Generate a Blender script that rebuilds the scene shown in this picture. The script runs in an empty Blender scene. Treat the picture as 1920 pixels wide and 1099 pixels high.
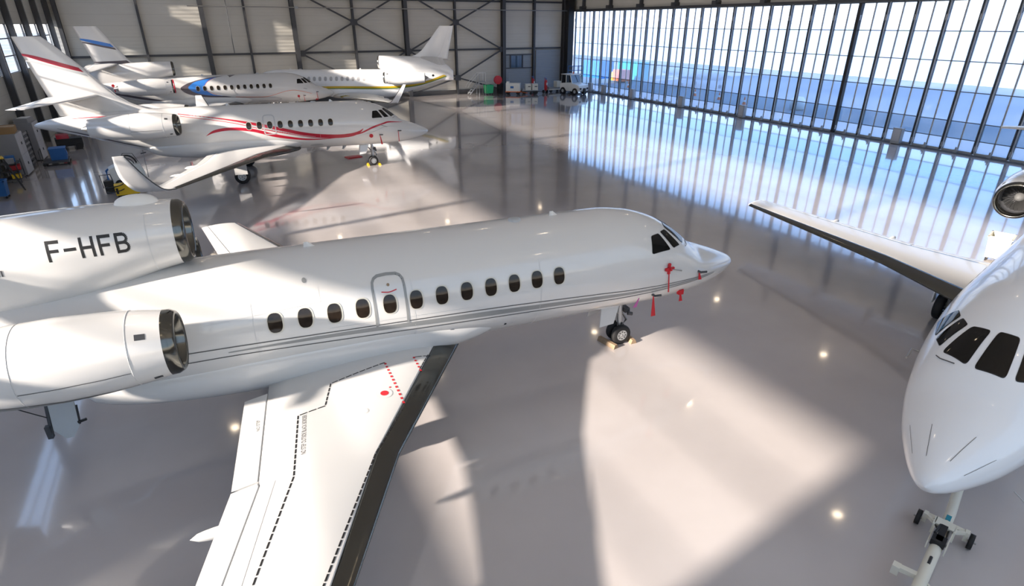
import bpy, bmesh, math, random
from mathutils import Vector, Matrix
random.seed(7)
C = bpy.context.scene.collection
sc = bpy.context.scene
rad = math.radians

# ------------------------------------------------------------ camera, world, sun, exposure
cam_d = bpy.data.cameras.new('camera'); cam = bpy.data.objects.new('camera', cam_d); C.objects.link(cam)
cam.location = (0, 0, 7.8)
cam.rotation_euler = (rad(90-25.02), 0, rad(-27.2))
cam_d.sensor_width = 36; cam_d.lens = 36*1082/1920; cam_d.clip_start = .1; cam_d.clip_end = 2000
sc.camera = cam
sc.view_settings.view_transform = 'Standard'; sc.view_settings.look = 'None'
sc.view_settings.gamma = 1; sc.view_settings.use_curve_mapping = False
sc.view_settings.exposure = 0.68

def setup_world():
    w = bpy.data.worlds.new('sky'); sc.world = w; w.use_nodes = True
    nt = w.node_tree; nt.nodes.clear()
    out = nt.nodes.new('ShaderNodeOutputWorld'); bg = nt.nodes.new('ShaderNodeBackground')
    tc = nt.nodes.new('ShaderNodeTexCoord'); sp = nt.nodes.new('ShaderNodeSeparateXYZ'); r = nt.nodes.new('ShaderNodeValToRGB')
    nt.links.new(tc.outputs['Generated'], sp.inputs[0]); nt.links.new(sp.outputs['Z'], r.inputs[0])
    cr = r.color_ramp
    cr.elements[0].position = 0.0; cr.elements[0].color = (1, .98, .97, 1)
    cr.elements[1].position = 1.0; cr.elements[1].color = (.25, .40, .75, 1)
    e = cr.elements.new(.06); e.color = (.93, .97, 1, 1)
    e = cr.elements.new(.17); e.color = (.36, .60, 1, 1)
    e = cr.elements.new(.4); e.color = (.36, .56, .95, 1)
    nt.links.new(r.outputs[0], bg.inputs[0]); bg.inputs[1].default_value = 1.75
    nt.links.new(bg.outputs[0], out.inputs[0])
setup_world()
sun_d = bpy.data.lights.new('sun', 'SUN'); sun_d.energy = 10.5; sun_d.angle = rad(1.6); sun_d.color = (1, .92, .84)
sun = bpy.data.objects.new('sun', sun_d); C.objects.link(sun)
sun.rotation_euler = Vector((1, .13, -.368)).to_track_quat('-Z', 'Y').to_euler()
LX, DX, FY, NY, RZ = -10.7, 44.0, 69.2, -6.0, 16.0      # left wall, door, far wall, near wall, roof

# daylight portals in the openings
def portal(loc, rot, sx, sy):
    l = bpy.data.lights.new('daylight_opening', 'AREA'); l.shape = 'RECTANGLE'; l.size = sx; l.size_y = sy; l.cycles.is_portal = True
    o = bpy.data.objects.new('daylight_opening', l); C.objects.link(o); o.location = loc; o.rotation_euler = rot
portal((DX+.6, (FY+NY)/2, 4.6), (rad(90), 0, rad(90)), FY-NY, 9.2)
portal((LX-.6, (FY+NY)/2, 6.3), (rad(90), 0, rad(-90)), FY-NY, 3.0)
portal((LX-.6, (FY+NY)/2, 13.5), (rad(90), 0, rad(-90)), FY-NY, 3.0)
portal(((LX+26)/2, NY-.6, 9.5), (rad(90), 0, 0), 26-LX, 12.0)  # opening of the added fill windows in the near wall

# ------------------------------------------------------------ materials
M = {}
def mat(name, col, rough=.5, metal=0., coat=0., spec=.5, bump=None, noise=None, emit=None, alpha=None, trans=0):
    m = bpy.data.materials.new(name); m.use_nodes = True; nt = m.node_tree; b = nt.nodes['Principled BSDF']
    b.inputs['Base Color'].default_value = (*col, 1); b.inputs['Roughness'].default_value = rough
    b.inputs['Metallic'].default_value = metal; b.inputs['Coat Weight'].default_value = coat; b.inputs['Coat Roughness'].default_value = .04
    b.inputs['Specular IOR Level'].default_value = spec
    b.inputs['Transmission Weight'].default_value = trans
    if emit: b.inputs['Emission Color'].default_value = (*emit[0], 1); b.inputs['Emission Strength'].default_value = emit[1]
    n = nt.nodes.new('ShaderNodeTexNoise'); tc = nt.nodes.new('ShaderNodeTexCoord'); nt.links.new(tc.outputs['Object'], n.inputs['Vector'])
    ns = noise or (3., .06)
    n.inputs['Scale'].default_value = ns[0]; n.inputs['Detail'].default_value = 4
    mx = nt.nodes.new('ShaderNodeMix'); mx.data_type = 'RGBA'; mx.inputs['Factor'].default_value = 1
    k = ns[1]
    mx.inputs['A'].default_value = (*[c*(1-k) for c in col], 1); mx.inputs['B'].default_value = (*[min(1, c*(1+k)) for c in col], 1)
    nt.links.new(n.outputs['Fac'], mx.inputs['Factor']); nt.links.new(mx.outputs['Result'], b.inputs['Base Color'])
    if bump:
        n2 = nt.nodes.new('ShaderNodeTexNoise'); n2.inputs['Scale'].default_value = bump[0]; nt.links.new(tc.outputs['Object'], n2.inputs['Vector'])
        bp = nt.nodes.new('ShaderNodeBump'); bp.inputs['Strength'].default_value = bump[1]; bp.inputs['Distance'].default_value = bump[2]
        nt.links.new(n2.outputs['Fac'], bp.inputs['Height']); nt.links.new(bp.outputs[0], b.inputs['Normal'])
    M[name] = m; return m
mat('white_paint', (.67, .665, .65), .22, coat=.6, noise=(1.2, .012))
mat('bright_white_paint', (.86, .87, .88), .24, coat=.5, noise=(1.2, .012))
mat('wing_white', (.62, .62, .61), .3, coat=.2, noise=(1.5, .02))
mat('chrome', (.50, .49, .46), .12, 1., bump=(6, .15, .01))
mat('chrome_reflecting_dark', (.13, .13, .12), .16, 1., bump=(4, .3, .012))  # chrome with the dark reflections put into its base colour
mat('grey_stripe', (.27, .28, .28), .3); mat('dark_line', (.09, .09, .09), .5); mat('seam', (.40, .41, .41), .5)
mat('pale_seam', (.56, .57, .57), .4)
mat('black', (.012, .012, .013), .5); mat('glass_black', (.004, .004, .004), .05, coat=.0, spec=.35)
mat('cabin_glass', (.02, .014, .010), .08, coat=.0, spec=.4, noise=(9, .6))
mat('cabin_blind', (.42, .43, .46), .2, coat=.6)
mat('window_rim', (.62, .60, .52), .3)
mat('red', (.55, .02, .03), .4); mat('crimson', (.45, .008, .03), .3, coat=.3); mat('blue_livery', (.035, .20, .62), .3, coat=.3); mat('purple_grey', (.10, .085, .10), .3)
mat('gold', (.62, .42, .02), .3, coat=.3); mat('green_livery', (.10, .22, .03), .3, coat=.3); mat('light_grey_livery', (.45, .47, .48), .3)
mat('pink', (.5, .12, .35), .5); mat('rubber', (.012, .012, .013), .7); mat('hub', (.55, .56, .56), .35, .6)
mat('steel_bare', (.35, .35, .35), .35, .9); mat('gear_grey', (.5, .5, .5), .4, .5)
mat('wood', (.30, .21, .13), .6, noise=(12, .3)); mat('yellow', (.75, .50, .02), .45); mat('blue', (.02, .13, .38), .5)
mat('dark_steel', (.065, .068, .075), .5, .2); mat('pale_steel', (.36, .38, .40), .45, .2); mat('door_steel', (.10, .115, .13), .42, .3)
mat('cabinet_grey', (.50, .50, .52), .5); mat('cabinet_side', (.28, .28, .29), .5); mat('cardboard', (.33, .20, .09), .8)
mat('white_plain', (.75, .75, .73), .5); mat('tug_white', (.78, .79, .76), .35, coat=.3); mat('green', (.03, .42, .16), .5); mat('orange', (.75, .16, .03), .5)
mat('cream', (.72, .70, .60), .5); mat('clear_dark', (.05, .08, .12), .05, coat=1.); mat('lamp_face', (1, .9, .75), .5, emit=((1, .78, .5), 2))
mat('concrete_dark', (.12, .12, .12), .9); mat('teal', (.02, .25, .33), .6); mat('container_blue', (.02, .16, .50), .6)
mat('sunlit_ground', (.62, .62, .62), .9)  # sunlight past the hangar's shadow put into a paler ground colour

def floor_mat():
    m = bpy.data.materials.new('painted_floor'); m.use_nodes = True; nt = m.node_tree; b = nt.nodes['Principled BSDF']
    tc = nt.nodes.new('ShaderNodeTexCoord')
    n = nt.nodes.new('ShaderNodeTexNoise'); n.inputs['Scale'].default_value = .35; n.inputs['Detail'].default_value = 6; nt.links.new(tc.outputs['Object'], n.inputs['Vector'])
    r = nt.nodes.new('ShaderNodeValToRGB'); r.color_ramp.elements[0].position = .3; r.color_ramp.elements[0].color = (.46, .425, .415, 1)
    r.color_ramp.elements[1].position = .7; r.color_ramp.elements[1].color = (.53, .495, .485, 1)
    nt.links.new(n.outputs['Fac'], r.inputs[0]); nt.links.new(r.outputs[0], b.inputs['Base Color'])
    n3 = nt.nodes.new('ShaderNodeTexNoise'); n3.inputs['Scale'].default_value = 1.1; n3.inputs['Detail'].default_value = 5; nt.links.new(tc.outputs['Object'], n3.inputs['Vector'])
    mr = nt.nodes.new('ShaderNodeMapRange'); mr.inputs['To Min'].default_value = .07; mr.inputs['To Max'].default_value = .17; nt.links.new(n3.outputs['Fac'], mr.inputs['Value']); nt.links.new(mr.outputs[0], b.inputs['Roughness'])
    n2 = nt.nodes.new('ShaderNodeTexNoise'); n2.inputs['Scale'].default_value = .9; nt.links.new(tc.outputs['Object'], n2.inputs['Vector'])
    bp = nt.nodes.new('ShaderNodeBump'); bp.inputs['Strength'].default_value = .06; bp.inputs['Distance'].default_value = .02
    nt.links.new(n2.outputs['Fac'], bp.inputs['Height']); nt.links.new(bp.outputs[0], b.inputs['Normal'])
    b.inputs['Coat Weight'].default_value = .9; b.inputs['Coat Roughness'].default_value = .05; b.inputs['Coat IOR'].default_value = 1.6
    b.inputs['Specular IOR Level'].default_value = .6
    nt.links.new(bp.outputs[0], b.inputs['Coat Normal'])
    M['floor'] = m
floor_mat()
def cladding(name, col, axis='Z', scale=1.05, rib=18):
    m = bpy.data.materials.new(name); m.use_nodes = True; nt = m.node_tree; b = nt.nodes['Principled BSDF']; b.inputs['Roughness'].default_value = .55
    tc = nt.nodes.new('ShaderNodeTexCoord'); sp = nt.nodes.new('ShaderNodeSeparateXYZ'); nt.links.new(tc.outputs['Object'], sp.inputs[0])
    mu = nt.nodes.new('ShaderNodeMath'); mu.operation = 'MULTIPLY'; mu.inputs[1].default_value = scale; nt.links.new(sp.outputs[axis], mu.inputs[0])
    fr = nt.nodes.new('ShaderNodeMath'); fr.operation = 'FRACT'; nt.links.new(mu.outputs[0], fr.inputs[0])
    r = nt.nodes.new('ShaderNodeValToRGB'); r.color_ramp.elements[0].position = 0; r.color_ramp.elements[0].color = (*[c*.7 for c in col], 1)
    r.color_ramp.elements[1].position = .035; r.color_ramp.elements[1].color = (*col, 1)
    nt.links.new(fr.outputs[0], r.inputs[0])
    n = nt.nodes.new('ShaderNodeTexNoise'); n.inputs['Scale'].default_value = .5; nt.links.new(tc.outputs['Object'], n.inputs['Vector'])
    mx = nt.nodes.new('ShaderNodeMix'); mx.data_type = 'RGBA'; mx.blend_type = 'MULTIPLY'; mx.inputs['Factor'].default_value = .12
    nt.links.new(r.outputs[0], mx.inputs['A']); nt.links.new(n.outputs['Fac'], mx.inputs['B']); nt.links.new(mx.outputs['Result'], b.inputs['Base Color'])
    s = nt.nodes.new('ShaderNodeMath'); s.operation = 'MULTIPLY'; s.inputs[1].default_value = scale*rib; nt.links.new(sp.outputs[axis], s.inputs[0])
    sn = nt.nodes.new('ShaderNodeMath'); sn.operation = 'SINE'; nt.links.new(s.outputs[0], sn.inputs[0])
    bp = nt.nodes.new('ShaderNodeBump'); bp.inputs['Strength'].default_value = .25; bp.inputs['Distance'].default_value = .02
    nt.links.new(sn.outputs[0], bp.inputs['Height']); nt.links.new(bp.outputs[0], b.inputs['Normal'])
    M[name] = m
cladding('wall_cladding', (.62, .60, .54)); cladding('wall_cladding_grey', (.42, .41, .37)); cladding('roller_door', (.30, .33, .36), scale=2.2, rib=14)
cladding('ceiling_cladding', (.75, .74, .71), axis='X')
def pane_mat(name, tcol, t, dcol, d, g=.08, r=.06):
    m = bpy.data.materials.new(name); m.use_nodes = True; nt = m.node_tree; nt.nodes.clear()
    out = nt.nodes.new('ShaderNodeOutputMaterial'); a = nt.nodes.new('ShaderNodeBsdfTransparent'); a.inputs[0].default_value = (*tcol, 1)
    b = nt.nodes.new('ShaderNodeBsdfTranslucent'); b.inputs[0].default_value = (*dcol, 1)
    gl = nt.nodes.new('ShaderNodeBsdfGlossy'); gl.inputs['Roughness'].default_value = r
    m1 = nt.nodes.new('ShaderNodeMixShader'); m1.inputs[0].default_value = d/(t+d); nt.links.new(a.outputs[0], m1.inputs[1]); nt.links.new(b.outputs[0], m1.inputs[2])
    m2 = nt.nodes.new('ShaderNodeMixShader'); m2.inputs[0].default_value = g; nt.links.new(m1.outputs[0], m2.inputs[1]); nt.links.new(gl.outputs[0], m2.inputs[2])
    nt.links.new(m2.outputs[0], out.inputs[0]); M[name] = m
pane_mat('frosted_pane', (.82, .91, 1), .66, (.60, .75, 1), .34)
pane_mat('clear_pane', (.50, .68, .86), .95, (.8, .9, 1), .05)
pane_mat('window_glass', (1, .96, .92), .96, (1, 1, 1), .04)
pane_mat('fill_window_glass', (1, .84, .66), .96, (1, .95, .9), .04)  # glass of the added near windows, tinted to warm their fill light
def apron_mat():
    m = bpy.data.materials.new('apron'); m.use_nodes = True; nt = m.node_tree; b = nt.nodes['Principled BSDF']
    n = nt.nodes.new('ShaderNodeTexNoise'); n.inputs['Scale'].default_value = .05; tc = nt.nodes.new('ShaderNodeTexCoord'); nt.links.new(tc.outputs['Object'], n.inputs['Vector'])
    r = nt.nodes.new('ShaderNodeValToRGB'); r.color_ramp.elements[0].color = (.16, .19, .22, 1); r.color_ramp.elements[1].color = (.30, .31, .32, 1)
    r.color_ramp.elements[0].position = .35; r.color_ramp.elements[1].position = .65
    nt.links.new(n.outputs['Fac'], r.inputs[0]); nt.links.new(r.outputs[0], b.inputs['Base Color']); b.inputs['Roughness'].default_value = .8
    M['apron'] = m
apron_mat()

# ------------------------------------------------------------ helpers
class MB:
    def __init__(s): s.v = []; s.f = []; s.m = []; s.sm = []; s.mats = []
    def mi(s, name):
        if name not in s.mats: s.mats.append(name)
        return s.mats.index(name)
    def add(s, verts, faces, mat, smooth=False):
        o = len(s.v); s.v += [tuple(v) for v in verts]; k = s.mi(mat)
        for f in faces: s.f.append(tuple(i+o for i in f)); s.m.append(k); s.sm.append(smooth)
        return s
    def box(s, c, d, mat, rz=0., R=None):
        x, y, z = d[0]/2, d[1]/2, d[2]/2
        R = R or Matrix.Rotation(rz, 3, 'Z')
        vs = [Vector(c)+R@Vector((a*x, b*y, e*z)) for a in (-1, 1) for b in (-1, 1) for e in (-1, 1)]
        return s.add(vs, [(0, 1, 3, 2), (4, 6, 7, 5), (0, 4, 5, 1), (2, 3, 7, 6), (0, 2, 6, 4), (1, 5, 7, 3)], mat)
    def bar(s, a, b, w, h, mat):
        a, b = Vector(a), Vector(b); d = b-a; L = d.length; q = d.to_track_quat('X', 'Z').to_matrix()
        return s.box((a+b)/2, (L, w, h), mat, R=q)
    def tube(s, pts, r, mat, n=10, caps=True, closed=False):
        pts = [Vector(p) for p in pts]; rs = r if isinstance(r, (list, tuple)) else [r]*len(pts)
        rings = []
        up = Vector((0, 0, 1))
        N = len(pts)
        for i, p in enumerate(pts):
            d = (pts[(i+1) % N] - pts[i-1]) if closed else (pts[min(i+1, N-1)]-pts[max(i-1, 0)])
            d.normalize()
            u = up.cross(d)
            if u.length < .05: u = Vector((1, 0, 0)).cross(d)
            u.normalize(); v = d.cross(u)
            rings.append([p+(u*math.cos(2*math.pi*k/n)+v*math.sin(2*math.pi*k/n))*rs[i] for k in range(n)])
        return s.loft(rings, mat, caps=caps and not closed, wrap=closed)
    def loft(s, rings, mat, caps=True, smooth=True, closed=True, wrap=False):
        n = len(rings[0]); vs = [v for r in rings for v in r]; fs = []
        R = len(rings)
        for i in range(R if wrap else R-1):
            j = (i+1) % R
            for k in range(n if closed else n-1):
                k2 = (k+1) % n
                fs.append((i*n+k, i*n+k2, j*n+k2, j*n+k))
        s.add(vs, fs, mat, smooth)
        if caps and closed:
            s.add(rings[0], [tuple(range(n))[::-1]], mat); s.add(rings[-1], [tuple(range(n))], mat)
        return s
    def lathe(s, prof, origin, axis, mat, n=28, caps=False):
        ax = Vector(axis).normalized(); u = ax.orthogonal().normalized(); v = ax.cross(u); o = Vector(origin)
        return s.loft([[o+ax*x+(u*math.cos(2*math.pi*k/n)+v*math.sin(2*math.pi*k/n))*max(r, 1e-4) for k in range(n)] for x, r in prof], mat, caps=caps)
    def build(s, name, parent=None, loc=None, rot=0., auto=True):
        me = bpy.data.meshes.new(name); me.from_pydata(s.v, [], s.f)
        for k in s.mats: me.materials.append(M[k])
        for p, k, q in zip(me.polygons, s.m, s.sm): p.material_index = k; p.use_smooth = q
        bm = bmesh.new(); bm.from_mesh(me)
        bmesh.ops.recalc_face_normals(bm, faces=bm.faces); bm.to_mesh(me); bm.free()
        me.update()
        o = bpy.data.objects.new(name, me); C.objects.link(o)
        if parent: o.parent = parent
        if loc is not None: o.location = loc; o.rotation_euler = (0, 0, rot)
        return o
def tag(o, label=None, cat=None, group=None, kind=None):
    if label: o['label'] = label
    if cat: o['category'] = cat
    if group: o['group'] = group
    if kind: o['kind'] = kind
    return o
def thing(name, label, cat, loc=(0, 0, 0), rz=0., group=None):
    o = bpy.data.objects.new(name, None); o.empty_display_size = .3; C.objects.link(o); o.location = loc; o.rotation_euler = (0, 0, rz)
    return tag(o, label, cat, group)
def struct(o, label=None): o['kind'] = 'structure'; return tag(o, label)

# ------------------------------------------------------------ the building
def hull():
    m = MB(); m.box(((LX+DX)/2, (FY+NY)/2, -.15), (DX-LX+.4, FY-NY+.4, .3), 'floor'); struct(m.build('floor'), 'glossy grey painted hangar floor')
    m = MB(); m.box(((LX+DX)/2, (FY+NY)/2, RZ+.15), (DX-LX+1.2, FY-NY+1.2, .3), 'ceiling_cladding'); struct(m.build('ceiling'), 'high hangar ceiling')
    m = MB(); m.box(((LX+DX)/2, FY+.15, RZ/2), (DX-LX+.8, .3, RZ), 'wall_cladding'); struct(m.build('wall_far'), 'ribbed grey cladding wall behind the parked jets')
    m = MB()
    for z0, z1 in ((0, 3.5), (15.5, RZ)): m.box(((LX+DX)/2, NY-.15, (z0+z1)/2), (DX-LX+.8, .3, z1-z0), 'wall_cladding')
    struct(m.build('wall_near'), 'cladding wall behind the camera with an added band of fill light windows')
    m = MB(); m.box(((26+DX)/2, NY-.15, 9.5), (DX-26+.4, .3, 12), 'wall_cladding'); struct(m.build('wall_near'))
    for k in range(6):  # windows added behind the camera to fill the shade
        w = (26-LX)/6; xc = LX+w*(k+.5)
        wdw = thing('window_%d' % (60+k), None, None, (xc, NY-.1, 3.5)); wdw['kind'] = 'structure'; wdw['label'] = 'tall window added in the unseen wall behind the camera as fill light'
        m = MB()
        for zz in (0, 4, 8, 12): m.box((0, 0, zz), (w, .1, .08), 'door_steel')
        for xx in (-w/2+.05, w/2-.05): m.box((xx, 0, 6), (.1, .1, 12), 'door_steel')
        m.build('window_frame', wdw)
        m = MB(); m.add([(-w/2, 0, 0), (w/2, 0, 0), (w/2, 0, 12), (-w/2, 0, 12)], [(0, 1, 2, 3)], 'fill_window_glass'); m.build('pane', wdw)
    m = MB()
    for z0, z1 in ((0, 4.83), (7.8, 12.0), (15.0, RZ)): m.box((LX-.15, (FY+NY)/2, (z0+z1)/2), (.3, FY-NY+.8, z1-z0), 'wall_cladding_grey')
    for z0, z1 in ((4.83, 7.8), (12.0, 15.0)): m.box((LX-.15, (NY-.4+1.95)/2, (z0+z1)/2), (.3, 1.95-NY+.4, z1-z0), 'wall_cladding_grey')
    struct(m.build('wall_left'), 'grey cladding wall with a band of windows at left')
    m = MB(); m.box((DX+.15, (FY+NY)/2, (9.25+RZ)/2), (.3, FY-NY+.8, RZ-9.25), 'wall_cladding'); struct(m.build('wall_right'), 'cladding wall above the glazed hangar door')
    m = MB(); m.box((DX-.25, (FY+NY)/2, 9.33), (.35, FY-NY, .16), 'dark_steel'); m.box((DX-.1, (FY+NY)/2, 9.22), (.5, FY-NY, .10), 'door_steel')
    struct(m.build('trim_1'), 'dark steel guide rail along the top of the hangar door')
    m = MB(); m.box((DX-.05, (FY+NY)/2, .03), (.5, FY-NY, .06), 'door_steel'); struct(m.build('trim_2'), 'steel floor track under the hangar door')
    # outside
    m = MB(); m.box((500, 60, -.55), (908, 1400, .5), 'apron'); m.box((-460, 60, -.55), (896, 1400, .5), 'apron'); struct(m.build('apron'), 'concrete apron outside the hangar')
    m = MB(); m.box((560, 60, -.28), (920, 1400, .1), 'sunlit_ground'); struct(m.build('sunlit_ground'), 'open ground far beyond the apron, coloured pale to look sunlit')
hull()

# columns and girts on the far wall
def far_wall():
    ym = FY-.02
    for x, w, d in ((-9.95, .3, .5), (-3.7, .2, .3), (1.64, .42, .6), (5.5, .2, .3), (10.03, .42, .6), (16.2, .22, .35), (22., .42, .6), (28., .22, .35), (34.2, .42, .6), (38.5, .25, .4), (42.9, .55, .6)):
        m = MB(); yc = ym-d/2
        m.box((x, ym-.02, RZ/2), (w, .04, RZ), 'dark_steel'); m.box((x, ym-d, RZ/2), (w, .04, RZ), 'dark_steel'); m.box((x, yc, RZ/2), (.05, d-.04, RZ), 'dark_steel')
        struct(m.build('steel_column'), 'dark steel column on the far wall')
    for z, x0, x1 in ((5.0, -10.4, 42.6), (10.2, -10.4, 42.6)):
        m = MB(); m.box(((x0+x1)/2, ym-.14, z), (x1-x0, .2, .2), 'dark_steel'); struct(m.build('wall_girt'), 'dark steel girt across the far wall')
    m = MB(); m.box((16, ym-.05, .25), (52, .12, .5), 'concrete_dark'); struct(m.build('baseboard_far'), 'dark plinth along the far wall')
    # K and X braces with gusset plates
    br = [((10.3, 4.95), (16.2, 7.95)), ((16.2, 7.95), (21.8, 4.95)), ((10.3, 10.9), (16.2, 7.95)), ((16.2, 7.95), (21.8, 10.9)),
          ((10.3, 4.95), (16.2, 1.9)), ((16.2, 1.9), (21.8, 4.95)),
          ((22.2, 4.95), (28., 7.95)), ((28., 7.95), (34., 4.95)), ((22.2, 10.9), (28., 7.95)), ((28., 7.95), (34., 10.9)),
          ((22.2, 4.95), (28., 1.9)), ((28., 1.9), (34., 4.95)), ((28, 1.9), (34, .3)), ((28, 1.9), (22.2, .3)), ((16.2, 1.9), (10.3, .3)), ((16.2, 1.9), (21.8, .3))]
    for (a, b), (c, d) in br:
        m = MB(); m.bar((a, ym-.4, b), (c, ym-.4, d), .12, .16, 'dark_steel'); struct(m.build('wall_brace'), 'diagonal dark steel brace on the far wall')
    for x, z in ((16.2, 7.95), (28., 7.95), (28, 1.9), (16.2, 1.9), (10.4, 4.95), (22, 4.95), (34, 4.95)):
        m = MB(); m.box((x, ym-.48, z), (.75, .04, .6), 'dark_steel'); struct(m.build('gusset_plate'), 'dark gusset plate where the wall braces meet')
    # thin conduit lines high on the far wall
    m = MB(); m.tube([(0.5, FY-1.0, 9.33), (10, FY-1.0, 9.3), (43.2, FY-1.0, 9.25)], .05, 'steel_bare', 8); m.box((10.4, FY-1.0, 9.3), (.35, .2, .25), 'pale_steel')
    for x in (4.5, 10.03, 22, 34.2): m.bar((x, FY-1.0, 9.3), (x, FY-.6, 9.3), .05, .05, 'dark_steel')
    struct(m.build('conduit'), 'thin steel pipe strung along the far wall')
    m = MB(); m.tube([(3.9, FY-.5, 5.1), (3.9, FY-.5, 15.5)], .035, 'dark_steel', 6); struct(m.build('cable_drop'), 'thin dark cable running down the far wall')
    # roller shutter with its little window, between the last columns
    d = thing('door_1', None, None, (36.35, FY-.1, 0)); d['kind'] = 'structure'; d['label'] = 'grey blue roller door in the far corner'
    m = MB(); m.box((0, 0, 2.2), (3.7, .1, 4.4), 'roller_door'); m.build('door_panel', d)
    m = MB()
    for zz in (2.75, 4.3): m.box((0, -.1, zz), (3.9, .1, .12), 'dark_steel')
    for xx in (-1.1, .6): m.box((xx, -.1, 3.5), (.14, .1, 1.5), 'dark_steel')
    m.build('door_frame', d)
    m = MB(); m.box((-.25, -.07, 3.5), (1.5, .04, 1.4), 'clear_dark'); m.build('pane', d)
    m = MB(); m.box((40.7, FY-.1, 2.4), (3.6, .1, 4.8), 'roller_door'); struct(m.build('wall_panel'), 'blue grey panel beside the hangar door corner')
far_wall()

def left_wall():
    n = 0; y = FY-.9
    ys = []
    while y > 44: ys.append(y); y -= 4.93
    ys += [34., 22.5, 11., 2.]
    for y in ys:
        m = MB(); m.box((LX+.03, y, RZ/2), (.05, .26, RZ), 'dark_steel'); m.box((LX+.37, y, RZ/2), (.05, .26, RZ), 'dark_steel'); m.box((LX+.2, y, RZ/2), (.32, .06, RZ), 'dark_steel')
        struct(m.build('steel_column'), 'dark steel column on the left wall')
    for y, y_ in zip(ys, ys[1:]):
        for z0, z1 in ((4.83, 7.8), (12., 15.)):
            n += 1; yc = (y+y_)/2; w = y-y_-.26
            wdw = thing('window_%d' % n, None, None, (LX-.1, yc, z0)); wdw['kind'] = 'structure'; wdw['label'] = 'bright window in the upper left wall'
            m = MB(); h = z1-z0
            for zz in (0, h*.345, h*.70, h): m.box((0, 0, zz), (.07, w, .07), 'door_steel')
            for yy in (-w/2, w/2): m.box((0, yy, h/2), (.07, .08, h), 'door_steel')
            m.build('window_frame', wdw)
            m = MB(); m.add([(0, -w/2, 0), (0, w/2, 0), (0, w/2, h), (0, -w/2, h)], [(0, 1, 2, 3)], 'window_glass'); m.build('pane', wdw)
left_wall()

# header wall columns above the door
for k in range(13):
    y = 66-5.5*k
    m = MB(); m.box((DX-.2, y, 12.7), (.35, .25, 6.5), 'dark_steel'); m.box((DX-.35, y, 9.55), (.7, .5, .35), 'dark_steel'); struct(m.build('steel_column'), 'short dark column above the hangar door')

# glazed sliding hangar door : leaves of two metres
ROWS = [.14, .91, 1.97, 3.79, 5.61, 7.37, 9.16]
def door_leaf(k, y, thick, first):
    if first is None:
        t = thing('door_2', None, None, (DX, y, 0)); t['kind'] = 'structure'
        m = MB()
        for s in (-.93, .93): m.box((0, s, 4.63), (.14, .09, 9.06), 'door_steel')
        m.box((-.12, .93, 4.63), (.09, .05, 9.06), 'pale_steel'); m.box((-.12, -.93, 4.63), (.09, .05, 9.06), 'door_steel')
        m.box((.03, 0, 4.63), (.08, .085, 9.06), 'pale_steel')
        for z in ROWS: m.box((0, 0, z), (.06, 1.84, .05), 'door_steel')
        m.box((0, 0, .13), (.16, 1.84, .14), 'pale_steel')
        m.build('door_frame', t)
        fr = MB(); cl = MB()
        for s in (-1, 1):
            for i in range(6):
                q = cl if i == 1 else fr
                y0, y1 = (.045*s, .885*s); z0, z1 = ROWS[i]+.025, ROWS[i+1]-.025
                q.add([(.02, y0, z0), (.02, y1, z0), (.02, y1, z1), (.02, y0, z1)], [(0, 1, 2, 3)], 'clear_pane' if i == 1 else 'frosted_pane')
        fr.build('frosted_glazing', t); cl.build('clear_glazing', t)
        m = MB(); m.box((-.2, 0, .14), (.16, .22, .22), 'pale_steel'); m.box((-.2, 0, .3), (.08, .1, .2), 'pale_steel'); m.build('floor_roller', t)
        m = MB(); m.box((-.16, .93, 8.2), (.1, .14, .35), 'pale_steel'); m.box((-.16, .93, .45), (.1, .14, .3), 'pale_steel'); m.build('hinge', t)
    else:
        t = first.copy(); C.objects.link(t); t.location = (DX, y, 0)
        for ch in first.children: c = ch.copy(); C.objects.link(c); c.parent = t
    t['label'] = 'tall glazed leaf of the sliding hangar door'; t['group'] = 'leaves of the glazed hangar door'
    return t
leaf0 = None; n = 1
yy = 29.94-1.0+20*2.0-.0
while yy > NY+1:
    if yy < FY-.6:
        n += 1; l = door_leaf(n, yy, 0, leaf0); leaf0 = leaf0 or l; l.name = 'door_%d' % n
    yy -= 2.0
m = MB(); m.box((DX-.12, 29.94, 4.6), (.34, .24, 9.2), 'black'); struct(m.build('trim_3'), 'thick black post between two halves of the hangar door')
for bx, by in ((43.62, 63.4), (43.62, 60.6), (43.62, 55.1), (43.62, 47.0), (43.62, 39.0), (43.62, 24.8), (43.62, 16.2)):
    m = MB(); m.box((bx, by, .56), (.35, .62, 1.02), 'pale_steel'); m.box((bx-.18, by, .62), (.02, .5, .8), 'cabinet_grey'); m.box((bx, by, 1.09), (.38, .66, .04), 'cabinet_grey')
    struct(m.build('door_motor_cover'), 'grey steel motor box at the foot of the hangar door')
m = MB(); m.box((43.2, FY-1.0, RZ/2), (.8, .9, RZ), 'black'); struct(m.build('corner_column'), 'black corner column beside the hangar door')

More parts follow.
